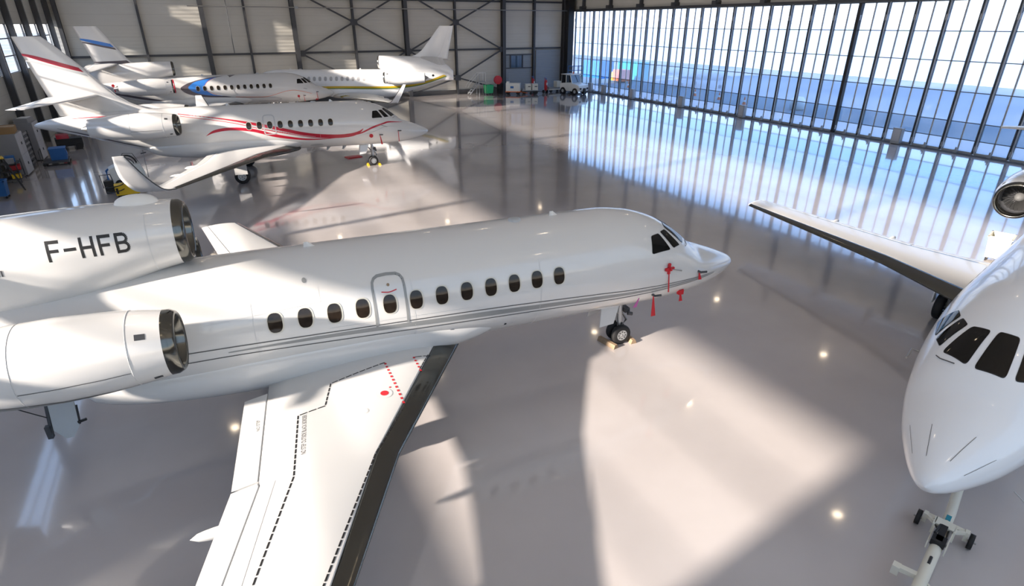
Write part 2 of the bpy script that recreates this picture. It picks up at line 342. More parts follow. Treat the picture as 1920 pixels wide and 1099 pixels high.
# ceiling lamps
for i in range(4):
    for j in range(7):
        x, y = -2+13*i, 1+10.5*j
        t = thing('high_bay_lamp', '%s high bay lamp of the %s row from the glazed door' % (('nearest', 'second', 'third', 'fourth', 'fifth', 'sixth', 'farthest')[j], ('fourth', 'third', 'second', 'first')[i]), 'lamp', (x, y, 14.2), 0, 'high bay lamps under the roof')
        m = MB(); m.lathe([(0, .34), (.2, .28), (.4, .12), (.6, .08)], (0, 0, 0), (0, 0, 1), 'dark_steel', 20, True); m.tube([(0, 0, .7), (0, 0, 1.8)], .015, 'black', 6); m.build('lamp_housing', t)
        m = MB(); m.lathe([(0, .32), (.01, .32)], (0, 0, -.012), (0, 0, 1), 'lamp_face', 20, True); m.build('lamp_lens', t)
        l = bpy.data.lights.new('lamp_light', 'AREA'); l.shape = 'DISK'; l.size = .42; l.energy = 6; l.color = (1, .80, .58)
        o = bpy.data.objects.new('lamp_light', l); C.objects.link(o); o.parent = t; o.location = (0, 0, -.03)
ST=[(0,1.852,1.848,.004,1.85),(.05,1.955,1.755,.115,1.85),(.15,2.03,1.69,.20,1.86),(.35,2.13,1.60,.32,1.88),(.7,2.28,1.49,.49,1.92),(1.2,2.47,1.39,.70,1.99),(1.6,2.62,1.34,.83,2.06),
(2.0,2.93,1.30,.94,2.14),(2.45,3.26,1.28,1.03,2.22),(3.0,3.53,1.265,1.12,2.31),(3.6,3.70,1.26,1.18,2.39),(4.3,3.78,1.26,1.225,2.46),(5.2,3.785,1.26,1.25,2.51),
(8,3.78,1.26,1.25,2.52),(12.6,3.77,1.26,1.25,2.52),(14,3.76,1.36,1.22,2.56),(15.2,3.74,1.62,1.14,2.70),(16.5,3.70,2.05,.95,2.90),(18,3.60,2.55,.62,3.07),(19.2,3.42,2.83,.34,3.13),(19.8,3.26,3.0,.15,3.13)]
def hermite(xs,ys,x):
    n=len(xs)
    if x<=xs[0]: return ys[0]
    if x>=xs[-1]: return ys[-1]
    i=0
    while xs[i+1]<x: i+=1
    h=[xs[k+1]-xs[k] for k in range(n-1)];d=[(ys[k+1]-ys[k])/h[k] for k in range(n-1)]
    def m(k):
        if k==0: return d[0]
        if k==n-1: return d[-1]
        if d[k-1]*d[k]<=0: return 0.
        w1=2*h[k]+h[k-1];w2=h[k]+2*h[k-1]
        return (w1+w2)/(w1/d[k-1]+w2/d[k])
    t=(x-xs[i])/h[i];a,b=m(i),m(i+1)
    return ys[i]*(2*t**3-3*t*t+1)+h[i]*a*(t**3-2*t*t+t)+ys[i+1]*(3*t*t-2*t**3)+h[i]*b*(t**3-t*t)
def sec(a,plug=0.):
    if a>8: a=max(8.,a-plug)
    xs=[s[0] for s in ST]
    return [hermite(xs,[s[k] for s in ST],a) for k in (1,2,3,4)]
def S(a,t,side=-1,off=0.,plug=0.):
    # t angle above widest line (radians), side -1 starboard
    zt,zb,hw,zw=sec(a,plug);c,s=math.cos(t),math.sin(t)
    rz=(zt-zw) if s>=0 else (zw-zb)
    y=side*hw*c;z=zw+rz*s
    ny,nz=side*c/max(hw,.01),s/max(rz,.01);L=math.hypot(ny,nz)
    return (a,y+off*ny/L,z+off*nz/L)
def t_of_z(a,z,plug=0.):
    zt,zb,hw,zw=sec(a,plug)
    r=(z-zw)/((zt-zw) if z>zw else (zw-zb))
    return math.asin(max(-1,min(1,r)))

# ------------------------------------------------------------ aircraft: local a = metres aft of the nose tip, y to port, z up
def P(a, y, z): return (-a, y, z)
def PS(a, t, side=-1, off=0., plug=0.):
    q = S(a, t, side, off, plug); return (-q[0], q[1], q[2])
def lerp(a, b, t): return a+(b-a)*t
def interp(pts, x):
    if x <= pts[0][0]: return pts[0][1]
    for (x0, y0), (x1, y1) in zip(pts, pts[1:]):
        if x <= x1: return lerp(y0, y1, (x-x0)/(x1-x0))
    return pts[-1][1]
def catmull(pts, n=10):
    out = []
    for i in range(len(pts)-1):
        p0, p1, p2, p3 = pts[max(i-1, 0)], pts[i], pts[i+1], pts[min(i+2, len(pts)-1)]
        for k in range(n):
            t = k/n
            out.append(tuple(.5*((2*b)+(-a+c)*t+(2*a-5*b+4*c-d)*t*t+(-a+3*b-3*c+d)*t**3) for a, b, c, d in zip(p0, p1, p2, p3)))
    out.append(pts[-1]); return out
def ribbon(m, pts, mat, side=-1, plug=0., off=.005, smooth=True, n=14):
    """pts (a, z, width): painted stripe on the fuselage skin"""
    q = catmull(pts, n) if smooth else [tuple(lerp(u, v, k/8) for u, v in zip(p0, p1)) for p0, p1 in zip(pts, pts[1:]) for k in range(9)]
    vs = []
    for i, (a, z, w) in enumerate(q):
        b = q[min(i+1, len(q)-1)]; c = q[max(i-1, 0)]
        dx, dz = b[0]-c[0], b[1]-c[1]; L = math.hypot(dx, dz) or 1; nx, nz = -dz/L, dx/L
        for s in (-1, 0, 1):
            aa, zz = a+nx*w/2*s, z+nz*w/2*s
            vs.append(PS(aa, t_of_z(aa, zz, plug), side, off, plug))
    m.add(vs, [(3*i+j, 3*i+j+1, 3*i+j+4, 3*i+j+3) for i in range(len(q)-1) for j in (0, 1)], mat, True)
def blob(m, ctr, outline, mat, side=-1, plug=0., off=.008, rings=6):
    """filled shape painted on the skin, star-shaped about ctr"""
    if len(outline) < 19 and rings > 10: outline = catmull(outline[-2:]+outline+outline[:2], 5)[10:-6]
    vs = [PS(ctr[0], t_of_z(*ctr, plug), side, off, plug)]; n = len(outline)
    for r in range(1, rings+1):
        for a, z in outline:
            aa, zz = lerp(ctr[0], a, r/rings), lerp(ctr[1], z, r/rings); vs.append(PS(aa, t_of_z(aa, zz, plug), side, off, plug))
    fs = [(0, 1+k, 1+(k+1) % n) for k in range(n)]
    for r in range(rings-1):
        for k in range(n): fs.append((1+r*n+k, 1+(r+1)*n+k, 1+(r+1)*n+(k+1) % n, 1+r*n+(k+1) % n))
    m.add(vs, fs, mat, True)
def oval(a, z, ra, rz, n=28, e=2.6):
    return [(a+ra*abs(math.cos(t))**(2/e)*math.copysign(1, math.cos(t)), z+rz*abs(math.sin(t))**(2/e)*math.copysign(1, math.sin(t))) for t in [2*math.pi*k/n for k in range(n)]]
def rounded_quad(q, r=.18, n=5):
    """q: four (u, v) corners; returns a rounded outline"""
    out = []
    for i in range(4):
        p, a, b = q[i], q[i-1], q[(i+1) % 4]
        e0 = (lerp(p[0], a[0], r), lerp(p[1], a[1], r)); e1 = (lerp(p[0], b[0], r), lerp(p[1], b[1], r))
        if out:
            l0 = out[-1]
            for k in range(1, 5): out.append((lerp(l0[0], e0[0], k/5), lerp(l0[1], e0[1], k/5)))
        for k in range(n+1):
            t = k/n; out.append(((1-t)**2*e0[0]+2*t*(1-t)*p[0]+t*t*e1[0], (1-t)**2*e0[1]+2*t*(1-t)*p[1]+t*t*e1[1]))
    l0, e0 = out[-1], out[0]
    for k in range(1, 5): out.append((lerp(l0[0], e0[0], k/5), lerp(l0[1], e0[1], k/5)))
    return out
def pane_patch(m, q, mat, side, off, plug=0., grow=0.):
    ca = sum(p[0] for p in q)/4; ct = sum(p[1] for p in q)/4
    o = [(ca+(a-ca)*(1+grow), ct+(t-ct)*(1+grow)) for a, t in rounded_quad(q, .14)]
    n = len(o); vs = [PS(ca, rad(ct), side, off, plug)]; R = 10
    for r in range(1, R+1):
        for a, t in o: vs.append(PS(lerp(ca, a, r/R), rad(lerp(ct, t, r/R)), side, off, plug))
    fs = [(0, 1+k, 1+(k+1) % n) for k in range(n)]
    for r in range(R-1):
        for k in range(n): fs.append((1+r*n+k, 1+(r+1)*n+k, 1+(r+1)*n+(k+1) % n, 1+r*n+(k+1) % n))
    m.add(vs, fs, mat, True)

def airfoil(c):            # half thickness as share of chord thickness, c 0..1
    return 5*(.2969*math.sqrt(max(c, 0))-.126*c-.3516*c*c+.2843*c**3-.1036*c**4)
class Wing:
    def __init__(s, le, te, zm, th, side, camber=.015):
        s.le, s.te, s.zm, s.th, s.side, s.cam = le, te, zm, th, side, camber
    def ends(s, y): return interp(s.le, y), interp(s.te, y)
    def z(s, y, a, up=1):
        l, t = s.ends(y); ch = t-l; c = max(0, min(1, (a-l)/ch)); T = interp(s.th, y)
        return interp(s.zm, y)+up*T*ch*airfoil(c)+s.cam*ch*4*c*(1-c)
    def pt(s, y, a, up=1, off=0.): return P(a, s.side*y, s.z(y, a, up)+off*up)
    def piece(s, m, ys, a0, a1, mat, nc=12, gap=0):
        """slice of the wing between chordwise lines a0(y), a1(y)"""
        rings = []
        for y in ys:
            A, B = a0(y), a1(y); q = []
            cs = [A+(B-A)*(k/nc)**1.6 for k in range(nc+1)]
            q += [s.pt(y, a, 1) for a in cs]; q += [s.pt(y, a, -1) for a in cs[::-1]]
            rings.append(q)
        m.loft(rings, mat)
def strip(m, w, pts, width, mat, off=.004, dash=None, gap=.5):
    """line painted on the wing's upper skin; pts (a, y)"""
    seg = []
    for (a0, y0), (a1, y1) in zip(pts, pts[1:]):
        L = math.hypot(a1-a0, y1-y0); k = max(1, int(L/(dash or .3)))
        for i in range(k):
            t0, t1 = i/k, (i+(gap if dash else 1))/k
            seg.append(((lerp(a0, a1, t0), lerp(y0, y1, t0)), (lerp(a0, a1, t1), lerp(y0, y1, t1))))
    for (a0, y0), (a1, y1) in seg:
        L = math.hypot(a1-a0, y1-y0) or 1; nx, ny = -(y1-y0)/L*width/2, (a1-a0)/L*width/2
        m.add([w.pt(y0+ny, a0+nx, 1, off), w.pt(y0-ny, a0-nx, 1, off), w.pt(y1-ny, a1-nx, 1, off), w.pt(y1+ny, a1+nx, 1, off)], [(0, 1, 2, 3)], mat)
def text_verts(txt, size):
    cu = bpy.data.curves.new('lettering', 'FONT'); cu.body = txt; cu.size = size
    o = bpy.data.objects.new('lettering', cu); C.objects.link(o)
    dg = bpy.context.evaluated_depsgraph_get(); me = bpy.data.meshes.new_from_object(o.evaluated_get(dg))
    vs = [(v.co.x, v.co.y) for v in me.vertices]; fs = [tuple(p.vertices) for p in me.polygons]
    bpy.data.objects.remove(o); bpy.data.curves.remove(cu); bpy.data.meshes.remove(me)
    return vs, fs

def wheel_obj(parent, a, y, z, r, w):
    m = MB(); m.lathe([(-w/2, r*.55), (-w/2, r*.82), (-w*.36, r*.97), (-w*.15, r), (w*.15, r), (w*.36, r*.97), (w/2, r*.82), (w/2, r*.55)], P(a, y, z), (0, 1, 0), 'rubber', 28)
    t = m.build('wheel', parent)
    m = MB(); m.lathe([(-w*.46, .01), (-w*.46, r*.5), (-w*.5, r*.58), (w*.5, r*.58), (w*.46, r*.5), (w*.40, r*.2), (w*.46, .01)], P(a, y, z), (0, 1, 0), 'hub', 24)
    for s in (-1, 1):
        for k in range(8):
            th = 2*math.pi*k/8; m.box(P(a+r*.36*math.cos(th), y+s*w*.47, z+r*.36*math.sin(th)), (.04, .012, .04), 'dark_line')
        m.lathe([(0, r*.12), (.03, r*.1)], P(a, y+s*w*.46, z), (0, s, 0), 'steel_bare', 12, True)
    m.build('wheel_hub', t)

def make_jet(label, x, y, yaw, cfg, port_side=False):
    tri = cfg.get('tri', True); plug = cfg.get('plug', 0.)
    J = thing('business_jet', label, 'aircraft', (x, y, 0), yaw)
    keep = M['white_paint']; M['white_paint'] = M['bright_white_paint'] if cfg.get('bright') else keep
    vis = cfg.get('vis', -1)                     # side the camera sees: -1 starboard
    # ---- fuselage skin with its painted stripes
    m = MB(); L = 19.8+plug; NA, NT = 200, 128
    rings = []
    for i in range(NA+1):
        a = L*(i/NA)**1.35 if i < NA*.0 else L*(.5*(i/NA)**2+.5*(i/NA))
        zt, zb, hw, zw = sec(a, plug); rg = []
        for k in range(NT):
            t = 2*math.pi*k/NT; c, s_ = math.cos(t), math.sin(t)
            rg.append(P(a, hw*c, zw+((zt-zw) if s_ >= 0 else (zw-zb))*s_))
        rings.append(rg)
    m.loft(rings, 'white_paint')
    # wing to body fairing
    fr = []
    for i in range(41):
        u = -1+2*i/40; a = 11.1+plug*.9+u*4.0; k = math.sqrt(max(0, 1-abs(u)**2.6)); rg = []
        for j in range(32):
            t = 2*math.pi*j/32; rg.append(P(a, (.78+.42*k)*math.copysign(abs(math.cos(t))**.8, math.cos(t)), 1.80+(.12+.60*k)*math.copysign(abs(math.sin(t))**.85, math.sin(t))))
        fr.append(rg)
    m.loft(fr, 'white_paint')
    for f in cfg.get('paint', []): f(m)
    # frames where skin panels meet
    for aa in cfg.get('seams', (6.35, 9.15, 12.1)):
        ribbon(m, [(aa, 3.2, .008), (aa, 2.2, .008), (aa, 1.5, .008)], 'pale_seam', vis, plug)
    # overwing emergency door outline
    if cfg.get('door'):
        da, dz, dw, dh, dm, wd = cfg['door']
        o = []
        for k in range(9): t = math.pi*k/8; o.append((da+dw/2*math.cos(t)**1 if False else da+(dw/2)*math.copysign(abs(math.cos(t))**.55, math.cos(t)), dz+dh/2-.22+.22*abs(math.sin(t))**.7))
        full = [(da+dw/2, dz-dh/2+.03)]+o+[(da-dw/2, dz-dh/2+.03)]
        if cfg.get('door_closed'): full = full+[(da-dw/2+.06, dz-dh/2-.03), (da+dw/2-.06, dz-dh/2-.03), full[0]]
        ribbon(m, [(a_, z_, wd) for a_, z_ in full], dm, vis, plug, smooth=False, off=.006)
    m.build('fuselage', J)
    # ---- cabin windows
    wa, wp, wn, wz = cfg['win']; pm = cfg.get('pane', 'cabin_glass')
    for k in range(wn):
        a = wa+wp*k
        m = MB(); blob(m, (a, wz), oval(a, wz, .148, .205), 'window_rim', vis, plug, cfg.get('wo', .006), 3); f = m.build('cabin_window', J)
        m = MB(); blob(m, (a+.006, wz), oval(a+.008, wz, .127, .182), pm, vis, plug, cfg.get('wo', .006)+.004, 3); m.build('window_pane', f)
    # ---- windshield
    for s in (-1, 1):
        for q in ([(3.32, 44), (3.06, 49), (2.80, 31), (3.40, 24)], [(2.97, 52), (2.76, 58.5), (2.42, 41.5), (2.68, 34)], [(2.70, 63), (2.62, 77), (2.03, 71), (2.27, 47)]):
            m = MB(); pane_patch(m, q, 'black', s, .006, plug, .05); pane_patch(m, q, cfg.get('glass', 'glass_black'), s, .011, plug); m.build('windshield_pane', J)
    m = MB(); q = [(2.62, 83), (2.62, 97), (2.0, 102), (2.0, 78)]; pane_patch(m, q, 'black', -1, .006, plug, .05); pane_patch(m, q, 'glass_black', -1, .011, plug); m.build('windshield_pane', J)
    # wipers
    for s in (-1, 1):
        m = MB(); m.tube([PS(2.02, rad(62), s, .02), PS(2.12, rad(48), s, .03), PS(2.2, rad(43), s, .03)], .009, 'dark_line', 6); m.build('wiper', J)
    # probes and antennas
    for s in (-1, 1):
        m = MB(); m.tube([PS(2.9, rad(8), s, -.02), PS(2.88, rad(8), s, .12), PS(2.6, rad(7), s, .15)], .018, 'steel_bare', 8); m.build('pitot_probe', J)
    for a_, h in ((5.5, .10), (10.9+plug, .10)):
        m = MB(); z0 = sec(a_, plug)[0]; m.loft([[P(a_-.12, .012, z0-.02), P(a_-.12, -.012, z0-.02), P(a_+.12, -.012, z0-.02), P(a_+.12, .012, z0-.02)], [P(a_+.02, .008, z0+h), P(a_+.02, -.008, z0+h), P(a_+.1, -.008, z0+h), P(a_+.1, .008, z0+h)]], 'white_plain'); m.build('blade_antenna', J)
    m = MB(); m.lathe([(-.01, .15), (.03, .14), (.05, .08), (.055, .01)], P(6.48, 0, sec(6.48)[0]), (0, 0, 1), 'light_grey_livery', 20, True); m.build('disc_antenna', J)
    for a_ in (5.9, 5.0):
        m = MB(); z0 = sec(a_)[1]; m.loft([[P(a_-.10, .012, z0+.02), P(a_-.10, -.012, z0+.02), P(a_+.14, -.012, z0+.02), P(a_+.14, .012, z0+.02)], [P(a_+.1, .008, z0-.2), P(a_+.1, -.008, z0-.2), P(a_+.2, -.008, z0-.2), P(a_+.2, .008, z0-.2)]], 'light_grey_livery'); m.build('blade_antenna', J)
    # ---- wings
    for s in (-1, 1):
        wc = cfg['wing'][s] if 'wing' in cfg and s in cfg['wing'] else cfg['wing_both']
        tip = wc['tip']
        w = Wing([(0, wc['le'][0][1]-(wc['le'][0][0])*.62)]+wc['le'] if wc['le'][0][0] > 0 else wc['le'], wc['te'], wc.get('z', [(0, 1.36), (1.3, 1.39), (tip, 1.54)]), [(0, .125), (tip*.5, .11), (tip, .09)], s)
        ys = sorted(set([.6, 1.3, 2.5]+[p[0] for p in wc['le']+wc['te'] if 0 < p[0] < tip]+[tip*k/12 for k in range(2, 13)]))
        ys = [v for v in ys if v <= tip]
        crm = lambda yv: w.ends(yv)[0]+interp([(0, .48), (1.2, .46), (4, .37), (tip, .16)], yv)
        fl = lambda yv: w.ends(yv)[1]-interp([(0, .44), (3.9, .40), (4., .44), (tip, .22)], yv)
        Wo = MB(); w.piece(Wo, ys, crm, fl, 'wing_white', 14)
        if cfg.get('markings') and s == -1:
            strip(Wo, w, [(9.25, 1.42), (9.62, 1.15)] if False else [(8.95, 1.45), (9.3, 1.47)], .02, 'black', dash=.12, gap=.8)
            strip(Wo, w, [(9.88, 1.5), (10.96, 1.78), (11.13, 2.45), (11.60, 2.5), (11.76, 4.06), (12.38, 6.0), (13.2, 8.6)], .026, 'black', dash=.13, gap=.82)
            strip(Wo, w, [(8.98, 1.42), (9.28, 1.90)], .02, 'black', dash=.13, gap=.82)
            strip(Wo, w, [(9.82, 2.95), (10.52, 4.02), (11.63, 6.4), (12.6, 8.6)], .026, 'black', dash=.13, gap=.82)
            strip(Wo, w, [(9.88, 1.52), (9.80, 2.92)], .045, 'red', dash=.115, gap=.5)
            strip(Wo, w, [(9.29, 1.46), (9.26, 2.0)], .045, 'red', dash=.10, gap=.5)
            for (a_, y_, r_, mt, of) in ((10.08, 2.5, .15, 'pale_seam', .003), (10.08, 2.5, .14, 'wing_white', .004), (10.08, 2.5, .075, 'red', .006), (10.5, 2.9, .07, 'pale_seam', .003), (10.5, 2.9, .055, 'wing_white', .0045), (9.95, 2.35, .02, 'red', .004)):
                Wo.add([w.pt(y_+r_*math.sin(2*math.pi*k/20), a_+r_*math.cos(2*math.pi*k/20), 1, of) for k in range(20)], [tuple(range(20))], mt)
            vs, fs = text_verts('NO STEP OUTSIDE BLACK BORDER', .105)
            # runs outboard to inboard just forward of the dashed border
            Wo.add([w.pt(3.60-vx*.64, 11.455+(3.60-vx*.64-2.5)*.09+vy, 1, .003) for vx, vy in vs], fs, 'dark_line')
            strip(Wo, w, [(12.03, 4.0), (12.62, 6.4), (13.2, 8.9)], .010, 'pale_seam')
        Wo_o = Wo.build('wing', J)
        m = MB(); w.piece(m, ys, lambda yv: w.ends(yv)[0], lambda yv: crm(yv)-.004, 'chrome_reflecting_dark' if s == vis and cfg.get('le_dark', True) else 'chrome', 10); m.build('leading_edge_slat', J)
        brk = min(3.9, tip-.5)
        m = MB(); w.piece(m, [1.42, 2.2, 3.0, brk-.02], lambda yv: fl(yv)+.014, lambda yv: w.ends(yv)[1], 'wing_white', 6)
        if cfg.get('markings') and s == -1:
            vs, fs = text_verts('NO STEP', .085)
            m.add([w.pt(2.55-vx, 12.24+vy, 1, .003) for vx, vy in vs], fs, 'dark_line')
        m.build('flap', J)
        oy = [v for v in ys if v > brk+.02]
        if len(oy) > 1:
            hi = tip*.74; m = MB(); w.piece(m, [brk+.02]+[v for v in oy if v < hi]+[hi], lambda yv: fl(yv)+.014, lambda yv: w.ends(yv)[1], 'wing_white', 6); m.build('flap', J)
            m = MB(); w.piece(m, [hi+.03]+[v for v in oy if v > hi+.05], lambda yv: fl(yv)+.014, lambda yv: w.ends(yv)[1], 'wing_white', 6); m.build('aileron', J)
            for yv in (4.6, 6.6):
                if yv < tip-1:
                    l, t_ = w.ends(yv); m = MB(); zz = w.z(yv, t_-.3, -1)
                    m.loft([[P(t_-.7+u*1.05, s*(yv+.07*math.cos(2*math.pi*j/10)*math.sqrt(max(0, 1-(2*u-1)**2))), zz-.03+.11*math.sin(2*math.pi*j/10)*math.sqrt(max(0, 1-(2*u-1)**2))) for j in range(10)] for u in [k/10 for k in range(11)]], 'white_plain'); m.build('flap_track_fairing', J)
        m = MB()
        if wc.get('winglet'):
            pts = wc['winglet']       # list of (a_le, a_te, y, z)
            l, t_ = w.ends(tip); base = [(l, t_, tip, w.z(tip, (l+t_)/2, 1)-.04)]+pts
            q = catmull(base, 6); rings = []
            for i, (a0, a1, yy_, zz) in enumerate(q):
                b, c = q[min(i+1, len(q)-1)], q[max(i-1, 0)]; dy, dz = b[2]-c[2], b[3]-c[3]; LL = math.hypot(dy, dz); ny, nz = -dz/LL, dy/LL
                rg = []
                for up in (1, -1):
                    for k in (range(9) if up == 1 else range(8, -1, -1)):
                        cc = (k/8)**1.5; th = .08*(a1-a0)*airfoil(cc)*up
                        rg.append(P(lerp(a0, a1, cc), s*(yy_+ny*th), zz+nz*th))
                rings.append(rg)
            m.loft(rings, 'white_paint')
            r0 = []
            for i, (a0, a1, yy_, zz) in enumerate(q): r0.append(P(a0-.0, s*yy_, zz))
            m.tube(r0, .022, 'chrome_reflecting_dark', 8); m.build('winglet', J)
        else:
            l, t_ = w.ends(tip); rings = []
            for k in range(5):
                u = k/4; yv = tip+.12*math.sin(u*math.pi/2); sc_ = math.cos(u*math.pi/2)*.98+.02; rg = []
                for up in (1, -1):
                    for j in (range(9) if up == 1 else range(8, -1, -1)):
                        cc = (j/8)**1.5; a_ = lerp(l, t_, cc); zm_ = (w.z(tip, a_, 1)+w.z(tip, a_, -1))/2
                        rg.append(P(lerp(a_, (l+t_)/2+.1, u*.3), s*yv, zm_+(w.z(tip, a_, up)-zm_)*sc_))
                rings.append(rg)
            m.loft(rings, 'white_paint'); m.build('wing_tip', J)
    # ---- side engines
    ea, ey, ez = 13.15+plug*cfg.get('epl', 1.), 1.95, cfg.get('ez', 3.14)
    for s in (-1, 1):
        N = MB()
        prof = [(.17, .535), (.5, .585), (1.0, .635), (1.6, .66), (2.2, .64), (2.9, .575), (3.5, .50), (3.9, .44)]
        N.lathe(prof, P(ea, s*ey, ez), (-1, 0, 0), 'white_paint', 40)
        N.lathe([(3.9, .44), (3.85, .40), (3.3, .40)], P(ea, s*ey, ez), (-1, 0, 0), 'dark_steel', 32)
        N.lathe([(3.2, .30), (3.9, .22), (4.25, .03)], P(ea, s*ey, ez), (-1, 0, 0), 'steel_bare', 24)
        if s == vis:
            def npt(da, th, off=.004):
                r_ = interp(prof, da)+off; return P(ea+da, s*(ey+r_*math.cos(th)), ez+r_*math.sin(th))
            for da in (.62, 2.05): N.tube([npt(da, 2*math.pi*k/40, .0) for k in range(40)], .006, 'pale_seam', 4, closed=True)
            N.add(sum([[npt(.64+1.4*k/12, -.22, .004), npt(.64+1.4*k/12, -.24, .004)] for k in range(13)], []), [(2*k, 2*k+1, 2*k+3, 2*k+2) for k in range(12)], 'dark_line', True)
            for (d0, d1, t0, t1) in ((.36, .50, .62, .78), (.28, .40, -.80, -.66)):
                N.add([npt(d0, t0), npt(d1, t0), npt(d1, t1), npt(d0, t1)], [(0, 1, 2, 3)], 'dark_steel')
            if cfg.get('nac_stripe'):
                n_ = 26; vs = []; vs2 = []
                for k in range(n_+1):
                    da = .25+3.5*k/n_; th = interp([(.25, -1.02), (1.6, -.78), (2.6, -.62), (3.75, -.46)], da); wd = .10*min(1, max(0, (da-.3)/1.6))
                    vs += [npt(da, th), npt(da, th-.03)]; vs2 += [npt(da, th-.06), npt(da, th-.065-wd/.6)]
                fs = [(2*k, 2*k+1, 2*k+3, 2*k+2) for k in range(n_)]
                N.add(vs, fs, 'dark_line', True); N.add(vs2, fs, 'grey_stripe', True)
        no = N.build('engine_nacelle', J)
        m = MB(); m.lathe([(.17, .535), (.08, .53), (.0, .49), (-.02, .46), (.02, .43), (.2, .415), (.3, .41)], P(ea, s*ey, ez), (-1, 0, 0), 'chrome_reflecting_dark' if cfg.get('le_dark', True) else 'chrome', 40); m.build('intake_lip', no)
        m = MB(); m.lathe([(.3, .41), (.75, .42), (.76, .01)], P(ea, s*ey, ez), (-1, 0, 0), 'dark_steel', 32); m.build('intake_duct', no)
        m = MB()
        for k in range(24):
            t0 = 2*math.pi*k/24
            vs = []
            for r_, tw in ((.12, .0), (.28, .10), (.405, .2)):
                for dd, da in ((0, .60), (.19, .70)):
                    vs.append(P(ea+da, s*ey+r_*math.cos(t0+tw+dd), ez+r_*math.sin(t0+tw+dd)))
            m.add(vs, [(0, 1, 3, 2), (2, 3, 5, 4)], 'steel_bare', True)
        m.build('fan', no)
        m = MB(); m.lathe([(.38, .005), (.45, .06), (.6, .12), (.66, .13)], P(ea, s*ey, ez), (-1, 0, 0), 'gear_grey', 20); m.build('spinner', no)
        if cfg.get('lip_cover') and s == vis:
            m = MB(); m.lathe([(-.03, .01), (-.03, .47), (.03, .5), (.05, .54), (.0, .54)], P(ea, s*ey, ez), (-1, 0, 0), 'crimson', 32); m.build('intake_cover', no)
        # pylon
        m = MB(); rings = []
        for yv, a0, a1, z_ in ((.55, ea+.5, ea+3.4, ez-.02), (1.0, ea+.7, ea+3.2, ez), (1.55, ea+.9, ea+3.0, ez)):
            rg = []
            for up in (1, -1):
                for k in (range(9) if up == 1 else range(8, -1, -1)):
                    cc = k/8; rg.append(P(lerp(a0, a1, cc), s*yv, z_+up*.13*airfoil(cc)*2))
            rings.append(rg)
        m.loft(rings, 'white_paint'); m.build('pylon', J)
    # ---- centre intake and tail
    tz = 7.62 if tri else 7.25
    if tri:
        ca = cfg.get('ca', 12.93+plug); N = MB(); pr = [(.16, 4.96, 3.80, .565), (.5, 4.97, 3.74, .60), (1.2, 4.97, 3.55, .67), (2.0, 4.95, 3.35, .72), (3.2, 4.90, 3.0, .66), (4.5, 4.80, 2.8, .52), (5.8, 4.55, 2.75, .38), (6.8, 4.0, 2.72, .32), (7.25, 3.55, 2.75, .28)]
        if cfg.get('cz'): pr = [(a_, t_+cfg['cz'], b_, h_) for a_, t_, b_, h_ in pr]
        prd = [[(p_[0], p_[k]) for p_ in pr] for k in (1, 2, 3)]
        xs_ = [p_[0] for p_ in pr]
        def duct(da, th, off=0.):
            zt, zb, hw = (hermite(xs_, [p_[k] for p_ in pr], da) for k in (1, 2, 3)); zc, rz = (zt+zb)/2, (zt-zb)/2
            e = lerp(1., .78, min(1, da/1.6)); c, s_ = math.cos(th), math.sin(th)
            return P(ca+da, (hw*abs(c)**e+off*abs(c))*math.copysign(1, c), zc+(rz*abs(s_)**e+off*abs(s_))*math.copysign(1, s_))
        N.loft([[duct(.16+7.09*i/60, 2*math.pi*k/120) for k in range(120)] for i in range(61)], 'white_paint')
        N.add([duct(.55, math.pi*(1+.0)+u, .004) for u in [(-.9+1.8*k/14) for k in range(15)]]+[duct(.565, math.pi+u, .004) for u in [(-.9+1.8*k/14) for k in range(15)]], [(k, k+1, 16+k, 15+k) for k in range(14)], 'pale_seam')
        if cfg.get('reg'):
            # registration strokes on the starboard side, (u right, v up) in letter units
            W_, Hh, st = .70, 1., .155
            def arc(cx, cy, rx, ry, a0, a1, n=10): return [(cx+rx*math.cos(rad(lerp(a0, a1, k/n))), cy+ry*math.sin(rad(lerp(a0, a1, k/n)))) for k in range(n+1)]
            F_ = [[(.08, 0), (.08, 1)], [(.0, .92), (.68, .92)], [(.08, .50), (.60, .50)]]
            H_ = [[(.08, 0), (.08, 1)], [(.66, 0), (.66, 1)], [(.08, .5), (.66, .5)]]
            B_ = [[(.08, 0), (.08, 1)], [(.02, .92), (.40, .92)]+arc(.40, .72, .22, .2, 90, -90)+[(.08, .52)], [(.40, .52)]+arc(.42, .30, .24, .22, 90, -90)+[(.02, .08)]]
            D_ = [[(0, .5), (.62, .5)]]
            x0 = 0.
            for g, adv in ((F_, .86), (D_, .80), (H_, .94), (F_, .88), (B_, .8)):
                for path in g:
                    for i in range(len(path)-1):
                        (u0, v0), (u1, v1) = path[i], path[i+1]; dx, dy = u1-u0, v1-v0; LL = math.hypot(dx, dy); K = max(1, int(LL/.12)); ext = .0 if len(path) == 2 else .02
                        nx, ny = -dy/LL*st/2, dx/LL*st/2; vs = []
                        for k in range(K+1):
                            t_ = -ext+(1+2*ext)*k/K
                            for sg in (1, -1):
                                u, v = u0+dx*t_+nx*sg, v0+dy*t_+ny*sg
                                a_ = 14.90-(x0+u)*.272; z_ = 4.30+.0*(x0+u)+v*.335
                                # find the angle on the duct side for this height
                                da = a_-ca; lo, hi = math.pi/2, 3*math.pi/2
                                for _ in range(24):
                                    mid = (lo+hi)/2
                                    if duct(da, mid)[2] > z_: lo = mid
                                    else: hi = mid
                                vs.append(duct(da, lo, .0018))
                        N.add(vs, [(2*k, 2*k+1, 2*k+3, 2*k+2) for k in range(K)], 'black', True)
                x0 += adv
